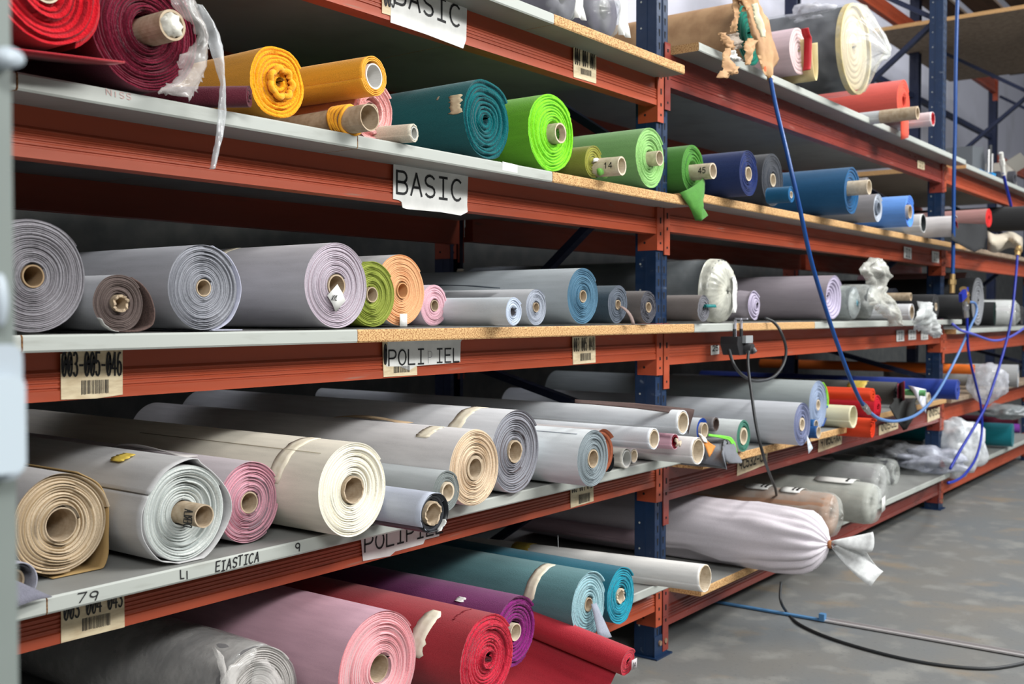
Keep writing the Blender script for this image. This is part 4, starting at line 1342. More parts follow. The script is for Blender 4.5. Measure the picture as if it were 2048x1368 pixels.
pxs('brown_flap', [(1150, 799), (1270, 806), (1340, 813), (1389, 818), (1389, 819)], [(1150, 806), (1270, 817), (1340, 826), (1372, 840), (1376, 868)], cloth((76, 58, 54), .8), r, 20, 5, .002, .002, 3, Y=-.28, jag=0)
tubular('pale grey tube roll under the long white one', 1308, 878, 22, None, Y=-.30, L=1.4, side=(214, 218, 223), turns=2.2, gapf=.05, coremat=M_CARDP, **tub)
tubular('short cream tube with a white lining at the end of the left bay', 1253, 917, 20, z2, L=.8, side=(220, 216, 206), turns=1.3, gapf=.04, coremat=M_PAPER, **tub)
tubular('small tan mouthed tube right of the cream tube', 1268, 912, 15, z2, L=.8, side=(196, 192, 192), turns=1.5, gapf=.05, **tub)
r, R = tubular('pink tube stuffed with crumpled paper under the long white tube', 1350, 884, 16, None, Y=-.27, L=.9, side=(222, 176, 190), turns=1.5, gapf=.05, coremat=plain('dark_red', (130, 20, 40), .8), **tub)
rs_ = np.random.RandomState(5)
mk('crumpled_paper', *tube_geo(spline([(rs_.uniform(-.7, .7) * R * .8, -.005 - .02 * rs_.rand(), R + rs_.uniform(-.7, .5) * R) for _ in range(9)], 3), .004, 5), plain('crumpled_paper', (196, 180, 160), .8), r)
tubular('off white tube roll resting at the board end in front of the first upright', 1396, 907, 28, z2, Y=-.30, L=1.5, side=(226, 224, 222), turns=1.8, gapf=.05, corer=.86, group=g2)

# ------------------------------------------------------------------ second lowest level, second bay
z2b = T[2, 2]
r, R = roll('white tube roll with a blue edged sheet and broken cardboard collar', 1404, 861, 25, None, Y=-.09, L=1.3, side=(196, 202, 207), ea=(28, 66, 150), eb=(20, 50, 120), n=3, core=.62, coremat=M_CARDP, group=g2,
            coreout=.01)
pxs('torn_cardboard', [(1397, 868), (1407, 885), (1413, 900), (1417, 912)], [(1403, 868), (1415, 883), (1432, 892), (1419, 914)], plain('orange_card', (224, 146, 72), .8), r, 10, 5, .002, .0015, 3, Y=-.30, jag=.001)
pxs('torn_paper_liner', [(1396, 866), (1402, 874), (1408, 884)], [(1402, 868), (1411, 876), (1416, 886)], M_PAPER, r, 8, 4, .002, .001, 4, Y=-.305, jag=.001)
tubular('small dark mouthed tube with a grey skin above the green lined roll', 1432, 849, 15, None, Y=-.1, L=.9, side=(120, 118, 120), turns=1.5, gapf=.06, coremat=plain('brown_mouth', (80, 66, 60), .8), corer=.86, group=g2)
o = roll('flat purple felt roll tucked behind the green lined roll', 1447, 853, 12, None, Y=.05, L=.6, side=(96, 70, 160), n=3, core=0, group=g2, fuzz=1)
r, R = roll('pale roll with a dark green edge and tan core', 1487, 873, 33, z2b, Y=-.16, L=1.3, side=(206, 212, 212), ea=(78, 128, 112), eb=(40, 90, 76), n=5, core=.52, coremat=M_CARDP, group=g2, wall=.24)
pxs('green_sheet', [(1417, 868), (1440, 870), (1462, 874), (1470, 884), (1475, 905)], [(1417, 872), (1440, 876), (1458, 880), (1464, 890), (1473, 907)], cloth((118, 204, 70), .5), r, 14, 5, .002, .002, 3, Y=-.25, jag=.001)
fp = cloth((106, 109, 116), .95, 1)
o = pxs('felt_piece', [(1424, 877, -.1), (1410, 897, -.24), (1402, 926, -.27)], [(1448, 877, -.22), (1443, 905, -.36), (1453, 939, -.37)], fp, None, 14, 12, .004, .005, 5, jag=.0, bulge=.035,
        label='stiff grey felt piece folded over the board edge, left of two', cat='felt piece', group='grey felt pieces')
o = pxs('felt_piece', [(1448, 890, -.30), (1445, 905, -.34), (1449, 920, -.34), (1456, 926, -.33)], [(1464, 886, -.22), (1473, 905, -.26), (1479, 916, -.27), (1482, 925, -.28)], fp, None, 14, 12, .003, .005, 8, jag=.0, bulge=.02,
        label='grey felt piece curling over the board edge, right of two', cat='felt piece', group='grey felt pieces')
tubular('dark mouthed grey felt tube under the folded felt pieces', 1450, 930, 9, z2b, Y=-.30, L=.9, side=(106, 108, 110), turns=1.6, gapf=.1, corer=.7, coremat=DKG, group=g2, fuzz=1)
tubular('small dark mouthed grey felt tube on top of the folded felt pieces', 1453, 887, 8, None, Y=-.25, L=.9, side=(106, 108, 110), turns=1.6, gapf=.1, corer=.75, coremat=DKG, group=g2, fuzz=1)
r, R = roll('large bluish white roll with a purple grey spiral and a drooping paper tag', 1604, 857, 44, z2b, Y=-.27, L=1.55, side=(188, 192, 198), ea=(124, 130, 158), eb=(76, 84, 116), n=12, core=.30,
            coremat=M_CARDP, group=g2, wall=.26)
sheet('paper_tag', [[(.02 + .05 * q * t, -.012 - .01 * t, R * .55 - .085 * t + .02 * q * t) for q in (0, 1)] for t in np.linspace(0, 1, 4)], .0008, plain('bluish_paper', (206, 216, 226), .6), r)
writing('OK', (.024, -.0215, -.005 * R), (.022, 0, .006), (0, .0, .012), (0, -1, 0), r, th=.12, mat=plain('pale_blue_ink', (96, 110, 140), .6), name='handwriting')
r, R = roll('large grey green roll with a lime and blue rim behind the bluish white roll', 1636, 820, 49, z2b, Y=-.08, L=1.55, side=(160, 168, 168), ea=(146, 160, 182), eb=(110, 126, 156), n=14, core=.22,
            coremat=M_CARDP, group=g2, wall=.2)
loose(r, R, .05, [(60, 1.02), (35, 1.08), (10, 1.12), (-15, 1.10)], cloth((134, 206, 60), .6), .004, name='lime_edge', y0=-.004)
loose(r, R, .05, [(-5, 1.04), (-30, 1.08), (-60, 1.05)], cloth((24, 70, 140), .6), .004, name='blue_edge', y0=-.004)
tubular('small cardboard tube with a blue rim, upper left of a tight pair', 1632, 852, 13, None, Y=-.17, L=.7, side=(26, 84, 140), turns=1.4, gapf=.06, corer=.9, coremat=M_CARDP, group=g2)
tubular('small cardboard tube in blue sheet, lower right of a tight pair', 1637, 865, 13, None, Y=-.19, L=.7, side=(24, 74, 130), turns=1.4, gapf=.06, corer=.9, coremat=M_CARDP, group=g2)
tubular('short cream sheet tube with an oval mouth', 1707, 833, 23, z2b, Y=-.20, L=.9, side=(206, 200, 168), turns=1.3, gapf=.05, core=False, group=g2, th=.003)
ORG = (206, 62, 26)
r, R = roll('long orange red fabric roll drooping over the beam', 1747, 857, 23, None, Y=-.26, L=1.2, side=ORG, ea=(206, 56, 24), eb=(130, 24, 10), n=3, core=0, wob=.12, soft=.08, group=g2, gap=.01, cone=.02)
roll('pleated orange red fabric roll on top of the crimson one', 1746, 791, 16, None, Y=-.24, L=1.1, side=ORG, ea=ORG, eb=(150, 40, 14), n=3, core=0, wob=.1, soft=.1, group=g2)
r, R = roll('crimson fabric roll with a yellow sticker', 1756, 824, 27, z2b, Y=-.19, L=1.0, side=(190, 26, 44), n=4, core=0, wob=.06, soft=.06, group=g2)
patch(r, R, 95, 130, .2, .30, M_YTAPE)
r, R = roll('thick dark olive grey fabric roll with a strip of tape', 1794, 788, 24, None, Y=-.16, L=1.4, side=(62, 62, 58), ea=(54, 54, 52), eb=(24, 24, 24), n=4, core=.25, coremat=DKG, wob=.03, group=g2, fuzz=1)
patch(r, R, 60, 170, .16, .26, M_YTAPE, seed=4)
rows = [[tuple(at(1795 + 14 * q, 768 + 38 * t - 6 * q, -.22 + .05 * math.sin(q * 5))) for q in np.linspace(0, 1, 5)] for t in np.linspace(0, 1, 5)]
o = sheet('fabric_scrap', rows, .003, cloth((122, 28, 50), .9, 1)); tag(o, 'wine red fabric scrap right of the olive grey roll', 'fabric')
rows = [[tuple(at(1786 + 48 * q - 4 * t + 3 * math.sin(t * 5 + q * 3), 797 + (22 + 46 * (1 - abs(2 * q - 1.1))) * t, -.26 - .05 * t + .04 * math.sin(q * 5 + t))) for q in np.linspace(0, 1, 9)] for t in np.linspace(0, 1, 7)]
o = sheet('draped_fabric', rows, .004, cloth((28, 29, 28), .95)); tag(o, 'dark grey pointed fabric end hanging over the shelf labels', 'fabric')
rows = [[tuple(at(1816 + 36 * q - 14 * q * (1 - t) * 0 + 10 * t * (1 - q), 771 + 8 * q + 48 * t * (.3 + .7 * q), -.2 - .05 * math.sin(q * 3))) for q in np.linspace(0, 1, 8)] for t in np.linspace(0, 1, 5)]
o = sheet('fabric_scrap', rows, .002, cloth((226, 228, 240), .6)); tag(o, 'folded bright white sheet between dark drape and red roll', 'fabric')
tubular('short pale tube with a tan rim near the far upright', 1858, 797, 12, None, Y=-.2, L=.6, side=(196, 190, 170), turns=1.3, core=True, corer=.86, group=g2)
roll('bright red little roll above the short pale tube', 1872, 781, 8, None, Y=-.15, L=.6, side=(198, 26, 40), n=3, core=0, group=g2)
roll('tiny green edged roll between red roll and pale tube', 1850, 787, 7, None, Y=-.28, L=.5, side=(90, 150, 96), n=3, core=0, group=g2)
roll('royal blue felt roll sticking out past the far upright', 1915, 781, 22, None, Y=-.30, L=1.7, side=(10, 46, 136), ea=(6, 52, 150), eb=(4, 30, 100), n=4, core=0, fuzz=1, wob=.03, group=g2, dz=0)
roll('dusty orange roll at the back of the far right bay', 1948, 740, 11, None, Y=-.1, L=1.6, side=(222, 112, 34), n=3, core=0, group=g2)
roll('dull grey fabric roll lying at the back behind the blue and orange rolls', 1700, 772, 26, z2b, Y=.1, L=.9, side=(84, 84, 78), n=4, core=0, group=g2)
roll('grey ribbed roll at the right edge below the eye level beam', 2036, 753, 24, None, Y=-.25, L=.9, side=(150, 152, 153), ea=(176, 180, 186), eb=(110, 112, 118), n=5, core=.3, coremat=M_CARDP, group=g2, yaw=8)
roll('pale grey smooth roll left of the grey ribbed roll', 2004, 752, 24, None, Y=-.05, L=.9, side=(168, 166, 164), n=4, core=0, group=g2)

# ------------------------------------------------------------------ lowest level
z1 = T[1, 1]
z1b_ = T[2, 1]
r, R = roll('grey roll in torn shiny plastic cut by the bottom edge', 512, 1400, 106, z1, L=1.4, side=(119, 118, 119), ea=(196, 192, 188), eb=(130, 126, 122), n=18, core=.2, group=g1, gap=.006)
PL, PLR = r, R
r, R = roll('huge pink roll with fanned coral edge in the bottom row', 757, 1337, 120, z1, L=1.45, side=(200, 160, 174), ea=(230, 156, 162), eb=(212, 180, 182), n=24, core=.245, wob=.006, gap=.007, dy=.005, cone=-.012,
            group=g1, NA=130, wall=.09, coremat=M_CARD, rs=.95)
r, R = roll('crimson felt roll with torn tape and a ragged centre', 976, 1340, 96, z1, Y=-.33, L=1.4, side=(150, 34, 44), ea=(204, 44, 66), eb=(140, 18, 38), n=12, core=0, wob=.016, gap=.006, dy=.008, fuzz=1,
            fray=.001, group=g1, rs=.94, NA=120)
patch(r, R, 108, 178, .115, .165, M_TAPE, seed=6, ragged=.005, skew=.012)
patch(r, R, 80, 118, .07, .0715, plain('red_seam', (110, 10, 26), .9), 'seam', skew=0)
r, R = roll('purple felt roll with an oval pale core', 1031, 1265, 73, z1, L=1.45, side=(108, 34, 92), ea=(136, 34, 116), eb=(84, 12, 70), n=7, core=.24, wob=.02, gap=.008, dy=.008, fuzz=1, fray=.001, group=g1,
            coremat=M_CARDP, cone=.006)
patch(r, R, 120, 132, .14, .17, M_PAPER, seed=9, lift=.006)
r, R = roll('dusty teal cotton roll with a wide tape strip and grey flap in its core', 1177, 1210, 69, z1, L=1.45, side=(86, 128, 132), ea=(154, 190, 198), eb=(104, 146, 154), n=9, core=.20, wob=.016, gap=.007,
            dy=.006, fuzz=1, fray=.0006, group=g1, coremat=M_CARD, NA=110)
patch(r, R, 84, 176, .125, .165, M_TAPE, seed=5, skew=.010, ragged=.002)
sheet('grey_flap', [[(-.006 + .024 * q + .05 * t * (q - .25) + .02 * t, -.014 - .022 * t - .006 * math.sin(q * 3), R * 1.05 - .118 * t * (1 - .12 * (1 - q))) for q in np.linspace(0, 1, 5)] for t in np.linspace(0, 1, 6)],
      .003, cloth((150, 156, 170), .9, 1), r)
r, R = roll('deep turquoise cotton roll with a torn tan core', 1243, 1193, 59, z1, L=1.45, side=(0, 92, 112), ea=(26, 148, 170), eb=(6, 104, 126), n=8, core=.26, wob=.02, gap=.007, dy=.007, fuzz=1, fray=.0008,
            group=g1, coremat=M_CARDP, ragged=.006, wall=.24)
r, R = tubular('long glossy white tube roll reaching over the board end at the first upright', 1411, 1157, 28, None, Y=-.36, L=1.75, tilt=-2, side=(238, 236, 232), turns=1.8, gapf=.03, corer=.95, coremat=M_CARDP, group=g1, rough=.35)
patch(r, R, 60, 150, .72, .80, M_YTAPE, seed=6, ragged=.006)
sheet('tape_end', [[(-.01 + .003 * q, .60, R * 1.9 + .05 * t) for q in (0, 1)] for t in (0, 1)], .0006, M_FILM2, r)
tubular('dusty pink tube roll with a tan mouth behind the glossy white one', 1315, 1118, 16, z1, Y=.22, L=1.4, side=(196, 172, 182), turns=1.6, gapf=.05, corer=.84, coremat=M_CARD, group=g1)
roll('bright coral pink small roll behind the glossy white tube', 1402, 1125, 11, z1b_, Y=.12, L=1.2, side=(236, 156, 164), ea=(240, 130, 140), eb=(210, 100, 110), n=3, core=0, group=g1)
tubular('small brown mouthed roll beneath the glossy white tube', 1318, 1184, 16, z1, Y=-.08, L=1.0, side=(206, 200, 202), turns=1.6, gapf=.05, corer=.8, coremat=M_CARD, group=g1)
# long red fabric hanging out of the lowest shelf
r, R = roll('loosely rolled long red fabric jutting out past the turquoise roll', 1252, 1325, 30, None, Y=-.42, L=.62, side=(172, 30, 46), ea=(198, 40, 60), eb=(130, 16, 32), n=4, core=0, wob=.04, fuzz=1, group=g1,
            cone=.004, tilt=9)
sheet('paper_tag', [[(-.002 + .030 * q + .006 * t, -.012, R + .012 - .032 * t) for q in (0, .5, 1)] for t in (0, .5, 1)], .0008, plain('grey_tag', (196, 188, 190), .7), r)
writing('14', (.006, -.0135, R - .012), (.016, 0, -.002), (0, 0, .016), (0, -1, 0), r, th=.13, name='handwriting')
rows = [[(.0 - .33 * q + .0 * t, .03 + .55 * t * (1 - .2 * q), R * .3 - .11 * (1 - (1 - q) ** 2.0) - .06 * math.sin(PI * min(1, q * 1.1)) * (1 - .3 * t)) for q in np.linspace(0, 1, 9)] for t in np.linspace(0, 1, 6)]
sheet('trailing_end', rows, .0025, cloth((166, 30, 46), .9, 1), r)

z1b = T[2, 1]


def shell(parent, prof, n, mat, name, seed=1, pleat=0.0, npl=13, amp=0.0, thick=None, zc=0.0):
    """a body of revolution along the local y axis with pleats and crumples; prof = (y, radius, pleat weight)"""
    V = []
    for (y, rr, pw) in prof:
        for k in range(n):
            a = 2 * PI * k / n
            ph = 1 + pleat * pw * (abs(math.sin(npl * a / 2 + 1.3 * math.sin(2 * a + seed))) - .6)
            nz = mnoise.turbulence(Vector((math.cos(a) * 1.7 + seed, y * 7, math.sin(a) * 1.7)), 3, False) - .5
            q = rr * ph + amp * nz
            V.append((q * math.cos(a), y + amp * .5 * nz * (1 if pw else 0), q * math.sin(a) + zc))
    F = grid_faces(len(prof), n, 0, True)
    F.append(tuple(range(n)))
    F.append(tuple((len(prof) - 1) * n + k for k in range(n))[::-1])
    return mk(name, V, F, mat, parent, None, None, True)


P, SR = solve(1640, 1088, 70, z1b)
sk = empty('sack_roll', (P[0], P[1], z1b + .004), math.radians(0), math.radians(0))
tag(sk, 'long white woven sack tied shut, sticking out of the lowest shelf', 'wrapped roll')
prof = [(1.45, SR * .96, 0), (1.1, SR * 1.0, 0), (.8, SR * 1.02, 0), (.55, SR * 1.03, 0), (.38, SR * 1.03, .0), (.26, SR * 1.02, .05), (.17, SR * 1.0, .12), (.10, SR * .96, .25), (.05, SR * .88, .45),
        (.015, SR * .74, .7), (-.01, SR * .52, 1), (-.022, SR * .32, 1.2), (-.03, SR * .16, 1), (-.038, SR * .09, .5)]
wv = plain('woven_white', (224, 218, 224), .55, nscale=500, c2=(206, 198, 206), bdist=.0015)
shell(sk, prof, 120, wv, 'sack_cloth', seed=3, pleat=.26, npl=17, amp=.022, zc=SR)
mb = MB(); mb.cyl((0, -.034, SR), (0, -.046, SR), SR * .12, 16); mb.build('tie_cord', plain('brown_cord', (150, 96, 60), .8), sk, True)
rows = []
for t in np.linspace(0, 1, 9):
    sp = .018 + .15 * t ** .8
    rows.append([(.012 + .10 * t + sp * .35 * math.sin(q * 2 * PI * .9) + .012 * math.sin(11 * q + 5 * t), -.045 - .13 * t + .02 * math.sin(9 * q + t * 3), SR + .012 * t - .05 * t + sp * (q - .62) * 1.25 + .014 * math.sin(14 * q) * t)
                 for q in np.linspace(0, 1, 26)])
sheet('sack_mouth', rows, .0012, plain('woven_mouth', (222, 224, 224), .6, nscale=60, c2=(206, 208, 208)), sk)


def film_roll(label, cx, cy, ry, shelf, Y=None, L=1.4, col=(190, 190, 186), c2=None, group=g1, yaw=0, seed=1, tilt=0, tail=.03, filmmat=None, dz=0.0, name='wrapped_roll'):
    if Y is None: P, R = solve(cx, cy, ry, shelf)
    else:
        P = at(cx, cy, Y); R = ry / FPX * float((P - CAM) @ _F)
        if shelf is not None: P[2] = shelf + R
    r = empty(name, (P[0], P[1], P[2] - R + dz + .004), math.radians(yaw), math.radians(tilt))
    tag(r, label, 'wrapped roll', group)
    shell(r, [(L, R * .93, 0), (L * .6, R * .94, 0), (.3, R * .94, 0), (.04, R * .93, 0), (.02, R * .86, 0), (.02, R * .3, 0), (.03, R * .25, 0), (.2, R * .24, 0)], 40, plain('wrap_core_%d_%d_%d' % col, col, .8, nscale=20, namp=.12), 'fabric_body', seed, zc=R)
    shell(r, [(L + .01, R * .97, 0), (L * .7, R * .99, 0), (L * .45, R * .985, 0), (.3, R * .99, 0), (.15, R * .985, .1), (.06, R * .98, .2), (.02, R * .95, .3), (.0, R * .84, .5), (-.012, R * .6, .8), (-tail * .6, R * .34, 1), (-tail, R * .15, 1)],
          72, filmmat or M_FILM, 'plastic_wrap', seed, pleat=.16, npl=22, amp=R * .07, zc=R)
    return r, R


r, R = film_roll('brown banded roll in clear plastic with white stickers behind the white sack', 1672, 1033, 46, z1b, col=(158, 120, 96), seed=4)
for y0_, y1_ in ((.16, .26), (.32, .44)):
    patch(r, R, 60, 120, y0_, y1_, M_PAPER, 'sticker', off=.003)
    patch(r, R, 80, 110, y0_ + .012, y0_ + .022, M_INK, 'print', off=.0045)
    patch(r, R, 80, 110, y0_ + .035, y0_ + .042, M_INK, 'print', off=.0045)
patch(r, R, 80, 130, .62, .66, plain('red_sticker', (190, 30, 34), .5), 'sticker', off=.003)
r, R = film_roll('pale roll in glossy clear plastic, the lower of two stacked at the board edge', 1752, 1026, 44, z1b, Y=-.28, col=(164, 164, 156), seed=9)
patch(r, R, 60, 120, .10, .30, M_PAPER, 'sticker', off=.003)
patch(r, R, 80, 112, .13, .14, M_INK, 'print', off=.0045)
sheet('paper_tag', [[(-.02 + .05 * q, -.035, R * 1.3 - .07 * t + .01 * q) for q in (0, 1)] for t in (0, 1)], .0008, M_PAPER, r)
r, R = film_roll('pale roll in glossy clear plastic, the upper of two, with a pink sticker', 1768, 972, 44, None, Y=-.10, col=(148, 148, 148), seed=11)
patch(r, R, 70, 105, .30, .52, plain('pinkish_sticker', (206, 186, 194), .5), 'sticker', off=.003)
film_roll('dark roll with a stiff clear plastic collar behind the two glossy rolls', 1790, 948, 30, None, Y=.05, col=(60, 62, 66), seed=13, tail=-.01)


def crumple(name, label, cat, c, size, mat, seed=1, amp=.5, group=None, sub=4, parent=None, ridg=1.6, flatz=None, rot=0.0):
    import bmesh
    bm = bmesh.new()
    bmesh.ops.create_icosphere(bm, subdivisions=sub, radius=1.0)
    V = []
    for v in bm.verts:
        p = v.co.normalized()
        n1 = abs(mnoise.noise(p * ridg + Vector((seed, 0, 0)))) * 2
        n2 = abs(mnoise.noise(p * ridg * 2.7 + Vector((0, seed, 0))))
        n3 = mnoise.noise(p * ridg * 6 + Vector((0, 0, seed)))
        k = 1 + amp * .75 * (n1 - .55) + amp * .3 * (n2 - .25) + amp * .10 * n3
        q = p * k
        x, y, z = q.x * size[0], q.y * size[1], q.z * size[2]
        x, z = x * math.cos(rot) + z * math.sin(rot), -x * math.sin(rot) + z * math.cos(rot)
        if flatz is not None and z < flatz: z = flatz - (flatz - z) * .03
        V.append((x, y, z))
    F = [[v.index for v in f.verts] for f in bm.faces]
    bm.free()
    o = mk(name, V, F, mat, parent, None, None, True)
    o.location = [float(q) for q in c]
    if label: tag(o, label, cat, group)
    return o


def at_sized(px, py, Y, wpx, hpx, depth):
    P = at(px, py, Y)
    k = float((P - CAM) @ _F) / FPX
    return P, (wpx * k * 1.15, depth, hpx * k)


P, s = at_sized(1865, 920, .02, 58, 26, .22)
crumple('plastic_sheet', 'heap of thin clear plastic film lying before the far upright on the lowest board', 'plastic film', P, s, film('bluish_film', (196, 200, 214), .45, .2), 3, .55, flatz=-.075, group='loose plastic films')
P, s = at_sized(1800, 905, .25, 60, 22, .2)
crumple('plastic_sheet', 'greyer heap of plastic film further back on the lowest board', 'plastic film', P, s, film('greyish_film', (150, 152, 156), .5, .25), 8, .5, group='loose plastic films')
P, s = at_sized(1910, 893, -.05, 44, 58, .2)
crumple('plastic_bag', 'full whitish plastic bag on the lowest board just beyond the far upright', 'plastic bag', P, s, film('bag_film', (216, 220, 224), .6, .2), 5, .3, group='plastic bags')
P, s = at_sized(1975, 765, -.15, 40, 48, .2)
crumple('plastic_bag', 'bulging clear plastic bag hanging between the blue hoses', 'plastic bag', P, (s[0] * .8, .14, s[2] * .85), film('bag_film2', (214, 216, 224), .4, .15), 15, .22, group='plastic bags', rot=.5)
roll('large teal green roll on the lowest board at the right edge', 2026, 888, 25, T[3, 1], Y=-.1, L=1.3, side=(0, 122, 134), n=4, core=0, group=g1, fuzz=1, yaw=6)
roll('violet roll under the burgundy one at the right edge', 2040, 858, 10, None, Y=.1, L=1.2, side=(120, 56, 150), n=3, core=0, group=g1, yaw=6)
roll('burgundy roll above the violet one at the right edge', 2036, 845, 11, None, Y=.15, L=1.2, side=(104, 34, 54), n=3, core=0, group=g1, yaw=6)
P, s = at_sized(2010, 822, -.1, 52, 14, .2)
crumple('plastic_sheet', 'grey shiny plastic film bundle right of the crossing blue hoses', 'plastic film', P, s, film('grey_bundle', (140, 146, 148), .8, .25), 21, .3, group='loose plastic films')
P = at(1883, 933, .0)
mb = MB(); mb.cyl((0, 0, 0), (0, 0, .03), .028, 14, r2=.02); mb.cyl((0, 0, .03), (0, 0, .045), .012, 10)
o = mb.build('rubber_plug', plain('red_rubber', (170, 72, 56), .6)); o.location = P; tag(o, 'small rusty red plug standing at the foot of the far upright', 'plug')

# ------------------------------------------------------------------ top level
zt, zt2 = T[1, 5], T[2, 5]
r, R = film_roll('grey roll in clear plastic at top centre, left of a pair', 1135, -20, 56, zt, Y=-.07, col=(120, 118, 128), group=g5, seed=3, filmmat=M_FILM)
sheet('paper_tag', [[(-.03 + .055 * q + .01 * t, -.045 - .006 * math.sin(q * 9 + t * 5), R * 1.1 - .09 * t) for q in np.linspace(0, 1, 5)] for t in np.linspace(0, 1, 5)], .0008, M_PAPER, r)
r, R = film_roll('grey roll in clear plastic at top centre, right of a pair, with a crinkled label', 1218, 8, 58, zt, Y=-.07, col=(112, 108, 122), group=g5, seed=7)
sheet('paper_tag', [[(-.022 + .06 * q + .012 * t, -.05 - .007 * math.sin(q * 9 + t * 5), R * 1.5 - .14 * t) for q in np.linspace(0, 1, 5)] for t in np.linspace(0, 1, 6)], .0008, M_PAPER, r)
KR, KRR = roll('large roll in brown kraft paper torn open over green fabric', 1499, 50, 69, zt2, Y=-.07, L=1.35, side=(184, 150, 112), ea=(0, 118, 98), eb=(0, 70, 60), n=6, core=0, group=g5, fuzz=1, wob=.03, name='wrapped_roll',
                cat='wrapped roll', sidemat=M_KRAFT)
rs_ = np.random.RandomState(11)


def scrap(parent, x0, z0, dx, dz, ln, ang, y0, seed, mat, curl=.03):
    rs = np.random.RandomState(seed)
    rows = []
    for i, t in enumerate(np.linspace(0, 1, 8)):
        wd = dx * (1 - .55 * t + .28 * rs.uniform(-1, 1))
        cx = x0 + math.sin(ang) * ln * t + .008 * rs.uniform(-1, 1)
        cz = z0 - math.cos(ang) * ln * t
        rows.append([(cx + wd * (q - .5), y0 - curl * math.sin(t * 2.6) + .012 * math.sin(q * 5 + seed + t * 4), cz + .010 * rs.uniform(-1, 1) + dz * q) for q in np.linspace(0, 1, 5)])
    return sheet('torn_paper', rows, .0008, mat, parent)


KS = [([(1478, -8), (1492, 22), (1494, 50), (1500, 68), (1512, 88), (1514, 104), (1518, 118), (1526, 145), (1534, 160)],
       [(1515, -8), (1528, 15), (1540, 40), (1540, 60), (1543, 85), (1550, 105), (1556, 125), (1548, 138), (1537, 161)], M_KRAFT, -.16),
      ([(1504, 8), (1508, 35), (1516, 60), (1520, 75)], [(1514, 6), (1521, 35), (1530, 60), (1530, 74)], plain('greenish_paper', (206, 202, 172), .7), -.20),
      ([(1499, 76), (1488, 95), (1488, 110), (1490, 130)], [(1514, 84), (1510, 98), (1506, 108), (1496, 130)], M_KRAFT, -.18),
      ([(1470, -8), (1466, 12), (1462, 40), (1459, 50), (1464, 64)], [(1482, 0), (1476, 15), (1473, 35), (1470, 50), (1474, 62)], M_KRAFT, -.13),
      ([(1434, 66), (1444, 82), (1450, 95), (1458, 101)], [(1452, 66), (1460, 80), (1466, 95), (1468, 105)], M_KRAFT, -.15),
      ([(1452, 96), (1446, 112), (1445, 128), (1447, 140), (1437, 145), (1437, 156)], [(1461, 101), (1465, 120), (1473, 136), (1468, 148), (1461, 150), (1457, 157)], M_KRAFT, -.17),
      ([(1453, 70), (1462, 90), (1468, 99)], [(1474, 66), (1479, 82), (1481, 97)], plain('grey_kraft', (150, 138, 126), .8), -.14),
      ([(1456, 102), (1460, 116), (1470, 125)], [(1464, 101), (1474, 114), (1486, 121)], M_PAPER, -.155),
      ([(1476, -14), (1480, 4), (1485, 24)], [(1514, -14), (1508, 4), (1492, 22)], M_KRAFT, -.15)]
for k, (a_, b_2, mt_, yy_) in enumerate(KS):
    pxs('torn_paper', a_, b_2, mt_, KR, 20, 9, (.014 if k != 1 else .004), .0009, 20 + k, Y=yy_, jag=.006, bulge=.012)
mb = MB(); mb.cyl((0, 0, 0), (0, -.0015, 0), .011, 20)
o = mb.build('orange_dot', plain('orange_dot', (246, 92, 40), .6), KR); o.location = at(1530, 138, -.215) - np.array(KR.location)
r, R = roll('pinkish white roll with a cream fold and red strip hanging from its end', 1598, 112, 50, zt2 + .02, Y=-.14, L=1.3, side=(214, 190, 196), ea=(216, 196, 196), eb=(190, 160, 160), n=5, core=0, group=g5, wob=.03)
CREAM = plain('cream_sheet', (214, 198, 150), .6, nscale=10, c2=(196, 178, 128))
P_ = spline([(.015, .06), (.03, -.03), (.055, -.10), (.085, -.115), (.10, -.07), (.095, .0), (.09, .055)], 6)
sheet('cream_fold', [[(p[0], yy, p[1] + R) for p in P_] for yy in (-.05, -.02, .1, .3)], .004, CREAM, r)
P_ = spline([(-.03, .095), (-.012, .07), (.008, .055), (.008, .0), (.004, -.06), (-.005, -.085)], 5)
sheet('red_strip', [[(p[0], yy, p[1] + R) for p in P_] for yy in (-.055, -.02)], .004, plain('red_strip', (176, 24, 34), .5), r)
BK_, BKR = roll('giant black roll with a cream rim, bundled in clear plastic', 1708, 118, 88, zt2 + .03, Y=-.20, L=1.3, side=(52, 54, 60), ea=(212, 196, 164), eb=(170, 156, 130), n=6, core=0, group=g5, wob=.01, name='wrapped_roll',
                cat='wrapped roll')
tube(BK_, BKR * 1.015, BKR * .95, -.012, .014, BKR, CREAM, name='cream_rim', NA=48)
# clear film round the black roll, drawn to a point off to the right
V = []
NN = 64
prof = [(1.0, 1.03, 0, 0, 0), (.7, 1.05, 0, 0, .02), (.45, 1.04, 0, 0, .03), (.25, 1.05, 0, 0, .03), (.1, 1.04, 0, 0, .03), (.0, 1.03, 0, 0, .02), (-.03, .98, .0, .0, .04), (-.06, .80, .06, .02, .08), (-.09, .55, .16, .03, .1), (-.11, .34, .30, .02, .1),
        (-.12, .20, .42, .0, .1), (-.125, .10, .50, .0, .06)]
for (y, f, dx, dz, am) in prof:
    for k in range(NN):
        a = 2 * PI * k / NN
        nz = mnoise.turbulence(Vector((math.cos(a) * 2, y * 9, math.sin(a) * 2)), 3, False) - .5
        q = BKR * (f + am * nz * 2 + (.03 * abs(math.sin(a * 9)) if y < 0 else 0))
        V.append((q * math.cos(a) + dx * BKR * 1.5, y, q * math.sin(a) + BKR + dz))
FF = grid_faces(len(prof), NN, 0, True)
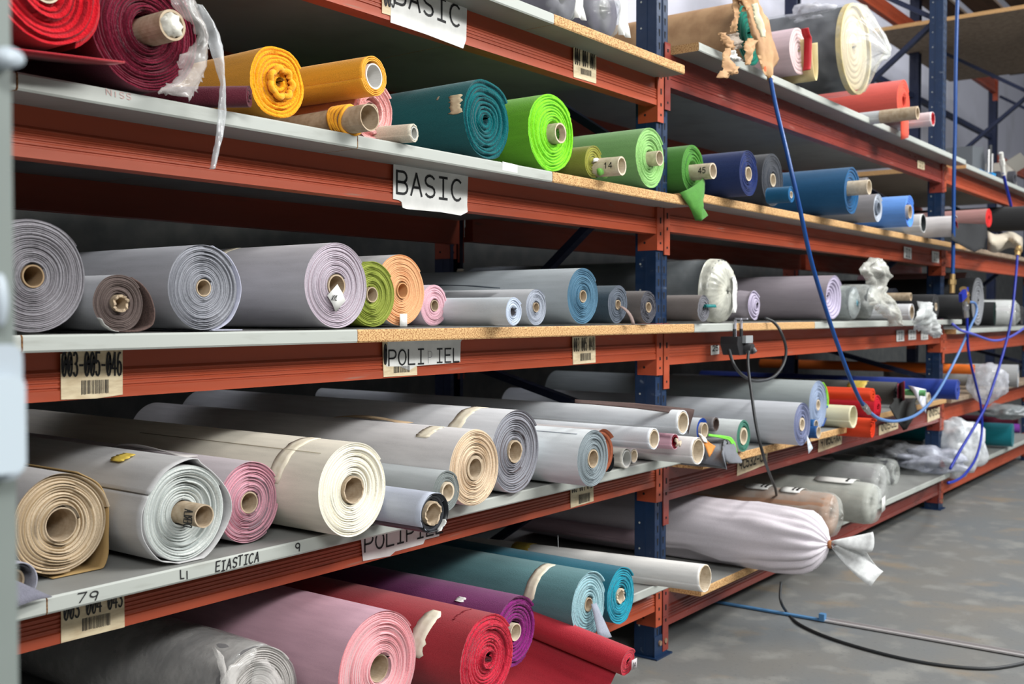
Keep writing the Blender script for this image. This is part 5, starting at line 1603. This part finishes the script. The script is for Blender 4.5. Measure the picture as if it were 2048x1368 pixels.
o = mk('plastic_wrap', V, FF, [film('wrap_big', (226, 230, 234), .11, .08), film('wrap_big_end', (236, 236, 230), .2, .1)], BK_, [0 if f[0] < 5 * NN else 1 for f in FF])
P, s = at_sized(1625, 40, .0, 42, 30, .14)
crumple('plastic_sheet', 'crumpled clear plastic piled on top of the pinkish roll at top right', 'plastic film', P, s, film('pile_film', (214, 214, 222), .38, .15), 31, .5, group='loose plastic films')
r, R = roll('coral red felt roll with a drooping flap in grey film', 1806, 222, 44, zt2 + .02, Y=-.16, L=1.0, side=(206, 84, 72), ea=(226, 84, 62), eb=(190, 56, 40), n=5, core=.26, coremat=plain('red_core', (190, 60, 46), .9), fuzz=1, wob=.05,
            group=g5, cone=-.01)
sheet('hanging_flap', [[(-.075 + .11 * q + .01 * t, -.01 - .02 * math.sin(q * 3), -.10 + .14 * (1 - t) + .03 * q) for q in np.linspace(0, 1, 5)] for t in np.linspace(0, 1, 5)], .005, cloth((222, 84, 64), .9, 1), r)
r, R = tubular('small white tube with a kraft end before the coral red roll', 1800, 230, 13, None, Y=-.26, L=.7, side=(188, 190, 191), turns=1.8, gapf=.03, core=False, group=g5)
tube(r, R * 1.02, R * .75, -.09, .1, R, M_CARD)
r, R = tubular('white tube roll with a red rim behind the coral red roll', 1866, 238, 15, zt2, L=.8, side=(206, 200, 202), turns=1.5, gapf=.1, corer=.8, coremat=plain('red_rim', (190, 40, 50), .6), group=g5)

# plastic wraps at eye level
shell(WR, [(1.2, WRR * 1.02, 0), (.7, WRR * 1.03, 0), (.3, WRR * 1.025, 0), (.1, WRR * 1.02, .05), (.03, WRR * .995, .0)], 90, film('clear_side_film', (220, 224, 226), .10, .08), 'plastic_wrap', 5, pleat=.10, npl=30,
      amp=WRR * .04, zc=WRR)
shell(WR, [(.04, WRR * 1.035, .0), (.012, WRR * 1.03, .0), (.0, WRR * .97, .25), (-.02, WRR * .76, .8), (-.03, WRR * .5, 1), (-.03, WRR * .25, 1), (-.025, WRR * .1, 1)], 90, film('gathered_film', (228, 228, 214), .5, .15), 'gathered_end', 5, pleat=.16, npl=30,
      amp=WRR * .04, zc=WRR)
sheet('paper_tag', [[(.0 + .04 * q + .02 * math.sin(t * 3), -.04 - .004 * math.sin(q * 6 + t * 9), WRR * 1.45 - .15 * t) for q in np.linspace(0, 1, 4)] for t in np.linspace(0, 1, 7)], .0008, M_PAPER, WR)
shell(FB, [(1.1, FBR * 1.04, 0), (.3, FBR * 1.04, 0), (.03, FBR * 1.03, .1), (.0, FBR * .9, .5), (-.015, FBR * .6, .8), (-.02, FBR * .2, 1)], 48, film('fb_film', (206, 214, 212), .4, .15), 'plastic_wrap', 6, pleat=.15, npl=16, amp=FBR * .08, zc=FBR)
shell(FG, [(1.1, FGR * 1.06, 0), (.3, FGR * 1.05, 0), (.03, FGR * 1.04, .1), (.0, FGR * .95, .4), (-.02, FGR * .6, .8)], 48, film('fg_film', (190, 194, 190), .5, .2), 'plastic_wrap', 9, pleat=.15, npl=12, amp=FGR * .12, zc=FGR)
shell(WB, [(.8, WBR * 1.05, 0), (.1, WBR * 1.05, .1), (.0, WBR * 1.0, .4), (-.03, WBR * .6, .8)], 40, M_FILM, 'plastic_wrap', 9, pleat=.15, npl=12, amp=WBR * .14, zc=WBR)
pxs('plastic_sheet', [(1743, 516), (1728, 530), (1722, 541), (1735, 555), (1742, 575), (1736, 600), (1745, 612), (1760, 625), (1775, 640), (1783, 652)],
    [(1748, 519), (1757, 535), (1765, 549), (1773, 557), (1763, 570), (1775, 590), (1784, 605), (1789, 620), (1790, 635), (1797, 650)], film('standing_film', (222, 222, 214), .3, .15), None, 52, 18, .028, .001, 3, Y=-.20, jag=.012,
    bulge=.05, label='crinkled cloudy film twisting up to a point at eye level', cat='plastic film', group='loose plastic films')
pxs('plastic_sheet', [(1838, 604), (1828, 620), (1824, 640), (1830, 653), (1845, 663), (1863, 673)], [(1845, 604), (1860, 617), (1867, 635), (1871, 650), (1874, 663), (1867, 675)], film('hanging_film', (224, 228, 228), .34, .15), None, 40, 18, .026,
    .001, 5, Y=-.26, jag=.008, bulge=.05, label='white translucent film hanging over the four small labels', cat='plastic film', group='loose plastic films')

# maroon roll's torn plastic bag
MF = film('torn_bag_film', (228, 224, 220), .22, .12)
pxs('torn_plastic', [(344, -10), (340, 12), (350, 22), (362, 38), (383, 50), (392, 75), (385, 92), (372, 105), (358, 112), (358, 125), (366, 142), (352, 155), (345, 168), (328, 172), (312, 184), (340, 191)],
    [(385, -10), (392, 12), (402, 30), (410, 60), (416, 85), (418, 105), (416, 125), (412, 140), (406, 155), (400, 168), (392, 182), (378, 200)], MF, MAROON, 46, 14, .007, .0008, 6, Y=-.19, jag=.0045, bulge=.02)
crumple('tube_stuffing', None, None, (.010, -.070, MR), (MR * .20, .02, MR * .20), film('stuffing', (224, 222, 210), .9, .2), 3, .4, parent=MAROON, sub=3)
pxs('plastic_strand', [(390, 8), (405, 40), (412, 65), (420, 100), (432, 130), (438, 150), (442, 170), (440, 195), (437, 225), (433, 260), (428, 295), (420, 338)],
    [(402, 12), (425, 40), (437, 65), (445, 100), (449, 130), (448, 150), (449, 170), (451, 200), (452, 225), (447, 260), (438, 290), (427, 338)], film('strand', (236, 238, 240), .25, .06), MAROON, 60, 9, .004, .0008, 9, Y=-.205,
    jag=.001, bulge=.008)

# torn plastic of the bottom left roll
shell(PL, [(1.3, PLR * 1.02, 0), (.8, PLR * 1.03, 0), (.4, PLR * 1.02, 0), (.2, PLR * 1.03, 0), (.08, PLR * 1.025, .1), (.02, PLR * 1.02, .2), (-.004, PLR * .99, .4), (.01, PLR * .97, .4)], 90,
      film('pl_film', (206, 204, 200), .30, .12), 'plastic_wrap', 8, pleat=.03, npl=18, amp=PLR * .035, zc=PLR)
yp = float(PL.location.y)
pxs('torn_plastic', [(425, 1294), (433, 1320), (440, 1345), (442, 1385)], [(429, 1294), (446, 1312), (455, 1340), (466, 1385)], MF, PL, 16, 7, .003, .0008, 2, Y=yp - .03, jag=.002, bulge=.006)
pxs('torn_plastic', [(510, 1296), (495, 1305), (478, 1325), (458, 1332), (450, 1352), (450, 1385)], [(514, 1304), (508, 1315), (497, 1330), (485, 1342), (475, 1358), (466, 1385)], MF, PL, 22, 7, .003, .0008, 3, Y=yp - .035, jag=.002, bulge=.006)
pxs('torn_plastic', [(500, 1320), (512, 1334), (506, 1345), (500, 1390)], [(532, 1318), (552, 1340), (565, 1362), (576, 1390)], MF, PL, 18, 9, .004, .0008, 4, Y=yp - .012, jag=.003, bulge=.008)

# curled grey felt at the far left of the second lowest level
P = at(58, 1150, -.13)
r = empty('fabric_roll', (P[0] - .02, P[1], z2 + .002), 0)
tag(r, 'small grey felt roll at the left edge with its end folded down', 'fabric roll', g2)
RR = .036
for k in range(3):
    q = RR * (1 - .14 * k)
    sheet('fabric_body', [[(q * math.cos(a) * .98, yy + .006 * k, RR + q * math.sin(a)) for a in np.linspace(-.6 + k, 5.4, 34)] for yy in (0, .02, .5, 1.1)], .0025,
          cloth((150, 150, 162), .8, 1) if k % 2 == 0 else cloth((66, 66, 74), .8, 1), r)
tube(r, RR * .62, RR * .52, .02, .8, RR, M_CARD)
sheet('folded_end', [[(-.05 + .085 * q * (.3 + .7 * t) + .02 * t, -.015 - .02 * t * (1 - q), .052 - .052 * t + .004 * math.sin(q * 3)) for q in np.linspace(0, 1, 5)] for t in np.linspace(0, 1, 6)], .004, cloth((112, 112, 124), .95, 1), r)

# ------------------------------------------------------------------ hoses, cable, socket block, rod
HB = plain('blue_hose', (18, 66, 130), .35)
HD = plain('deep_blue_hose', (18, 40, 146), .35)
HL = plain('worn_blue_hose', (84, 120, 172), .4)
BR = plain('brass_fitting', (190, 160, 110), .35, metal=.8)
STL = plain('steel_fitting', (190, 190, 190), .3, metal=.9)


def pxline(pts):
    return spline([at(x, y, Y) for x, y, Y in pts], 8)


def hose(name, parts, label, cat, group=None):
    r = empty(name, at(*parts[0][1][0]))
    tag(r, label, cat, group)
    o = np.array(r.location)
    for nm, pts, rad, mat in parts:
        V, F = tube_geo(pxline(pts) - o, rad, 10)
        mk(nm, V, F, mat, r)
    return r, o


def fitting(r, o, p, q, rad, mat, name='fitting'):
    mb = MB(); P, Q = at(*p) - o, at(*q) - o
    mb.cyl(P, Q, rad, 12); mb.cyl(P + (Q - P) * .3, P + (Q - P) * .55, rad * 1.35, 6)
    return mb.build(name, mat, r)


A_ = [(1541, 158, -.18), (1552, 215, -.24), (1575, 310, -.32), (1598, 410, -.36), (1622, 520, -.38), (1655, 630, -.40), (1690, 730, -.42), (1715, 790, -.42), (1728, 812, -.42)]
B_ = [(1736, 822, -.42), (1760, 838, -.42), (1795, 842, -.42), (1835, 828, -.40), (1868, 795, -.36), (1895, 750, -.32), (1920, 700, -.3), (1940, 655, -.28), (1953, 625, -.26), (1950, 607, -.25), (1938, 604, -.24)]
r, o = hose('air_hose', [('hose', A_, .0088, HB), ('worn_hose', B_, .0078, HL)], 'long blue air hose looping down from the kraft paper roll across the shelves', 'hose', 'blue air hoses')
fitting(r, o, (1726, 808, -.42), (1738, 825, -.42), .012, STL)
fitting(r, o, (1540, 150, -.17), (1542, 166, -.18), .010, BR, 'fitting')
r, o = hose('air_hose', [('hose', [(1916, -40, -.35), (1913, 60, -.35), (1911, 160, -.35), (1910, 260, -.35), (1908, 340, -.35), (1907, 430, -.35), (1906, 520, -.35), (1905, 562, -.35)], .0105, HB)],
            'straight vertical blue hose in front of the far upright', 'hose', 'blue air hoses')
fitting(r, o, (1905, 548, -.35), (1904, 586, -.35), .016, BR)
r, o = hose('air_hose', [('hose', [(1934, 632, -.3), (1935, 680, -.3), (1940, 720, -.3), (1952, 770, -.3), (1962, 815, -.3), (1963, 870, -.3), (1952, 915, -.33), (1930, 948, -.36), (1910, 962, -.38), (1896, 966, -.38)], .0082, HD)],
            'blue hose falling from the brass valve and curling above the floor', 'hose', 'blue air hoses')
P1 = at(1932, 590, -.3)
fitting(r, o, (1931, 600, -.3), (1934, 634, -.3), .014, STL)
fitting(r, o, (1926, 578, -.3), (1933, 604, -.3), .022, BR, 'valve_body')
mb = MB(); mb.bar(at(1921, 596, -.31) - o, at(1934, 582, -.31) - o, .05, .02); mb.build('valve_handle', HD, r)
r, o = hose('air_hose', [('hose', [(2035, 508, -.4), (2031, 560, -.4), (2022, 640, -.4), (2008, 700, -.38), (1988, 765, -.36), (1970, 815, -.34), (1942, 865, -.32), (1918, 905, -.3), (1900, 938, -.28)], .0085, HD)],
            'blue hose slanting down from the beige fabric at the right edge', 'hose', 'blue air hoses')
fitting(r, o, (2038, 494, -.4), (2035, 512, -.4), .018, BR)
r, o = hose('air_hose', [('hose', [(2006, 345, -.4), (2012, 372, -.4), (2018, 396, -.4), (2022, 412, -.4)], .0095, HD)], 'short blue hose below a white coupling at the right edge', 'hose', 'blue air hoses')
fitting(r, o, (2002, 305, -.4), (2007, 350, -.4), .013, plain('white_coupling', (206, 206, 200), .5))
r, o = hose('air_hose', [('hose', [(1905, 648, -.3), (1920, 660, -.31), (1945, 668, -.34), (1985, 681, -.36), (2015, 676, -.36), (2040, 662, -.36), (2070, 640, -.36)], .0080, plain('violet_hose', (78, 84, 176), .4))],
            'violet blue hose sagging horizontally across the far right bay', 'hose', 'blue air hoses')

CB = plain('cable_rubber', (44, 46, 48), .5)
sb = empty('socket_block', at(1487, 688, -.14))
tag(sb, 'black and grey power socket block hooked under the chipboard edge', 'power socket')
mb = MB()
mb.prism([(-.055, .03), (.055, .03), (.055, -.012), (.025, -.045), (-.035, -.045), (-.06, .0)], 'y', 0, .075)
mb.build('housing', plain('black_plastic', (40, 40, 42), .45), sb)
mb = MB(); mb.box(-.012, .056, -.016, .0, .004, .034); mb.build('grey_cover', plain('grey_plastic', (150, 154, 156), .4), sb)
mb = MB(); mb.cyl((.022, -.0005, -.018), (.022, -.030, -.020), .022, 18); mb.cyl((.022, -.030, -.020), (.022, -.040, -.035), .012, 12); mb.build('plug', plain('dark_plug', (60, 60, 62), .45), sb)
mb = MB()
for xx in (-.035, .03):
    mb.box(xx - .008, xx + .008, .02, .028, .03, .062)
mb.build('bracket', CB, sb)
mb = MB()
for xx in (-.008, .05):
    mb.box(xx - .006, xx + .006, .03, .036, .02, .105); mb.box(xx - .006, xx + .006, .006, .036, .1, .106)
mb.build('hook', plain('grey_hook', (168, 168, 178), .4), sb)
loop = [(1458, 700, -.12), (1466, 725, -.16), (1482, 748, -.17), (1510, 762, -.17), (1545, 755, -.17), (1566, 730, -.17), (1572, 698, -.17), (1562, 665, -.16), (1548, 645, -.13), (1530, 636, -.1)]
r, o = hose('cable', [('cable_sheath', loop, .0065, CB)], 'black cable looping under the socket block', 'cable')
floorp = [(1560, 1190, .01), ]
drop = [at(x, y, Y) for x, y, Y in ((1497, 702, -.20), (1496, 730, -.21), (1502, 780, -.24), (1512, 850, -.28), (1525, 905, -.30), (1538, 945, -.24), (1550, 975, -.1), (1553, 990, .04))]
fl = [at(1562, 1165, -.12), at(1561, 1200, -.16)] + [atz(x, y, .007) for x, y in ((1575, 1226), (1600, 1249), (1660, 1276), (1760, 1306), (1860, 1327), (1960, 1337), (2020, 1332), (2080, 1318))]
r = empty('cable', drop[0]); tag(r, 'black power cable hanging from the socket block down behind the white sack', 'cable')
V, F = tube_geo(spline(drop, 8) - np.array(r.location), .0060, 10); mk('cable_sheath', V, F, CB, r)
r = empty('cable', fl[-1]); tag(r, 'black cable running across the concrete floor to the right edge', 'cable')
V, F = tube_geo(spline(fl, 8) - np.array(r.location), .0062, 10); mk('cable_sheath', V, F, CB, r)
# strip lying on the floor
a, m_, b = atz(1430, 1203, .008), atz(1645, 1240, .008), atz(2110, 1322, .008)
r = empty('metal_strip', m_); tag(r, 'thin metal strip with a blue coated part lying on the concrete floor', 'strip')
o = np.array(r.location)
mb = MB(); mb.bar(a - o, m_ - o, .022, .007, up=(0, 0, 1)); mb.box(-.014, .014, -.012, .012, -.003, .028); mb.build('blue_part', plain('blue_coating', (76, 122, 164), .5), r)
mb = MB(); mb.bar(m_ - o, b - o, .022, .006, up=(0, 0, 1)); mb.bar(m_ - o + np.array([.012, 0, .005]), b - o + np.array([.012, 0, .005]), .003, .012, up=(0, 0, 1))
mb.build('bare_part', plain('bare_steel', (190, 186, 186), .25, metal=.35), r)

# ------------------------------------------------------------------ goods on the top board of the far bay
Pz = T[3, 5]


def on_top(px, Y, name, label, cat, fn, rz=0):
    d = ray(px, 340); P = CAM + d * (Y - CAM[1]) / d[1]
    r = empty(name, (P[0], P[1], Pz), rz)
    tag(r, label, cat)
    fn(r)
    return r


def f_box(r):
    mb = MB(); mb.prism([(-.20, 0), (.20, 0), (.20, .17), (.12, .25), (-.20, .22)], 'y', 0, .3); mb.build('case', plain('dark_grey_case', (88, 92, 96), .5), r)
    mb = MB(); mb.box(.0, .16, -.008, .0, .03, .07); mb.build('blue_panel', plain('blue_panel', (20, 120, 180), .4), r)


def f_rods(r):
    for k, (h, m) in enumerate(((.22, STL), (.26, CB), (.2, STL))):
        mb = MB(); mb.cyl((-.05 + .05 * k, .02, 0), (-.04 + .05 * k, .02, h), .014, 10); mb.build('rod', m, r)
    mb = MB(); mb.box(-.09, .1, -.02, .06, 0, .04); mb.build('base', plain('blue_base', (24, 130, 190), .4), r)


def f_cart(r):
    mb = MB(); mb.prism([(-.22, 0), (.22, 0), (.22, .22), (-.22, .26)], 'y', 0, .35); mb.build('carton', plain('grey_carton', (164, 158, 148), .8, nscale=6, c2=(140, 134, 126)), r)
    mb = MB(); mb.add([(-.22, 0, .262), (.22, 0, .222), (.30, -.10, .30), (-.14, -.10, .34)], [(0, 1, 2, 3)]); mb.add([(-.22, 0, .266), (.22, 0, .226), (.30, -.10, .304), (-.14, -.10, .344)], [(3, 2, 1, 0)]); mb.build('lid_flap', plain('grey_flap_card', (196, 192, 184), .8), r)


def f_reel(r):
    tube(r, .06, .028, 0, .05, .06, plain('dark_reel', (66, 66, 72), .5), name='rim')


on_top(1958, .05, 'tool_case', 'dark grey angled case on the top board of the far right bay', 'case', f_box)
on_top(1985, -.02, 'rod_stand', 'small stand with upright rods and a bright blue base on the top board', 'stand', f_rods)
on_top(2022, .12, 'carton', 'grey carton with a raised flap at the right edge of the top board', 'box', f_cart)
on_top(2030, -.06, 'tape_reel', 'dark grey reel standing on the top board at the right edge', 'reel', f_reel)
P, s = at_sized(1950, 285, .35, 34, 18, .15); P[2] = T[3, 5] + s[2] * .9
crumple('plastic_sheet', 'white crumpled plastic heap behind the dark grey case', 'plastic film', P, s, film('heap_film', (214, 214, 214), .85, .3), 41, .35, group='loose plastic films')
P = at(2022, 432, -.05); P[2] = Pz
mb = MB(); mb.prism([(-.16, 0), (.10, 0), (.12, .02), (.02, .06), (-.10, .065), (-.16, .03)], 'y', 0, .1)
o = mb.build('cap', plain('black_cap', (30, 34, 48), .7)); P = at(2004, 380, -.05); o.location = (P[0], -.05, Pz + .001); tag(o, 'dark navy folded cloth cap on the top board edge', 'cap')

# ------------------------------------------------------------------ grey door post in the foreground
pl = empty('metal_post', (.0, -1.2, 0))
tag(pl, 'pale grey green metal post with a white latch at the left edge', 'post')
xr = float(at(29, 684, -1.2)[0])
PG = plain('grey_green_paint', (122, 130, 126), .5, nscale=3, c2=(114, 122, 118))
mb = MB(); mb.box(xr - .14, xr, -1.2 + 1.2, .03, 0, 2.6); mb.build('post_body', PG, pl)
k_ = float((at(29, 684, -1.2) - CAM) @ _F) / FPX


def lx(px, py, Y=-1.212): return at(px, py, Y) - np.array([0, -1.2, 0])


def rrect(x0, x1, z0, z1, rad, n=6):
    P = []
    for cx, cz, a0 in ((x1 - rad, z1 - rad, 0), (x0 + rad, z1 - rad, 90), (x0 + rad, z0 + rad, 180), (x1 - rad, z0 + rad, 270)):
        P += [(cx + rad * math.cos(math.radians(a0 + 90 * i / n)), cz + rad * math.sin(math.radians(a0 + 90 * i / n))) for i in range(n + 1)]
    return P


WL = plain('white_latch', (166, 176, 184), .4)
a, b = lx(43, 955), lx(-60, 690)
mb = MB(); mb.prism(rrect(b[0], a[0], a[2], b[2], .010), 'y', -.016, -.010); mb.build('latch_plate', WL, pl)
a2, b2 = lx(37, 945), lx(-60, 755)
mb = MB(); mb.prism(rrect(b2[0], a2[0] - .001, a2[2] + .002, b2[2], .008), 'y', -.026, -.016); mb.build('latch_cover', plain('white_cover', (178, 190, 198), .35), pl)
c1 = lx(6, 118)
mb = MB(); mb.prism([(c1[0] + .0118 * math.cos(t), c1[2] + .0075 * math.sin(t)) for t in np.linspace(0, 2 * PI, 25)[:-1]], 'y', -.022, 0); mb.build('round_bracket', WL, pl, True)
c1 = lx(2, 600)
mb = MB(); mb.prism([(c1[0] + .006 * math.cos(t), c1[2] + .020 * math.sin(t)) for t in np.linspace(0, 2 * PI, 25)[:-1]], 'y', -.012, 0); mb.build('rivet', WL, pl, True)


# writing and stuffing belong to the tag, sticker or tube that carries them
for o in list(bpy.data.objects):
    base = o.name.split('.')[0]
    if base in ('lettering', 'handwriting', 'print', 'tube_stuffing', 'crumpled_paper') and o.parent is not None and o.parent.parent is None and o.parent.type == 'EMPTY':
        sib = {}
        for q in o.parent.children:
            sib.setdefault(q.name.split('.')[0], q)
        for pref in (('core', 'tube_body') if base in ('tube_stuffing', 'crumpled_paper') else ('paper_tag', 'sticker', 'core', 'tube_body')):
            if pref in sib:
                o.parent = sib[pref]
                break
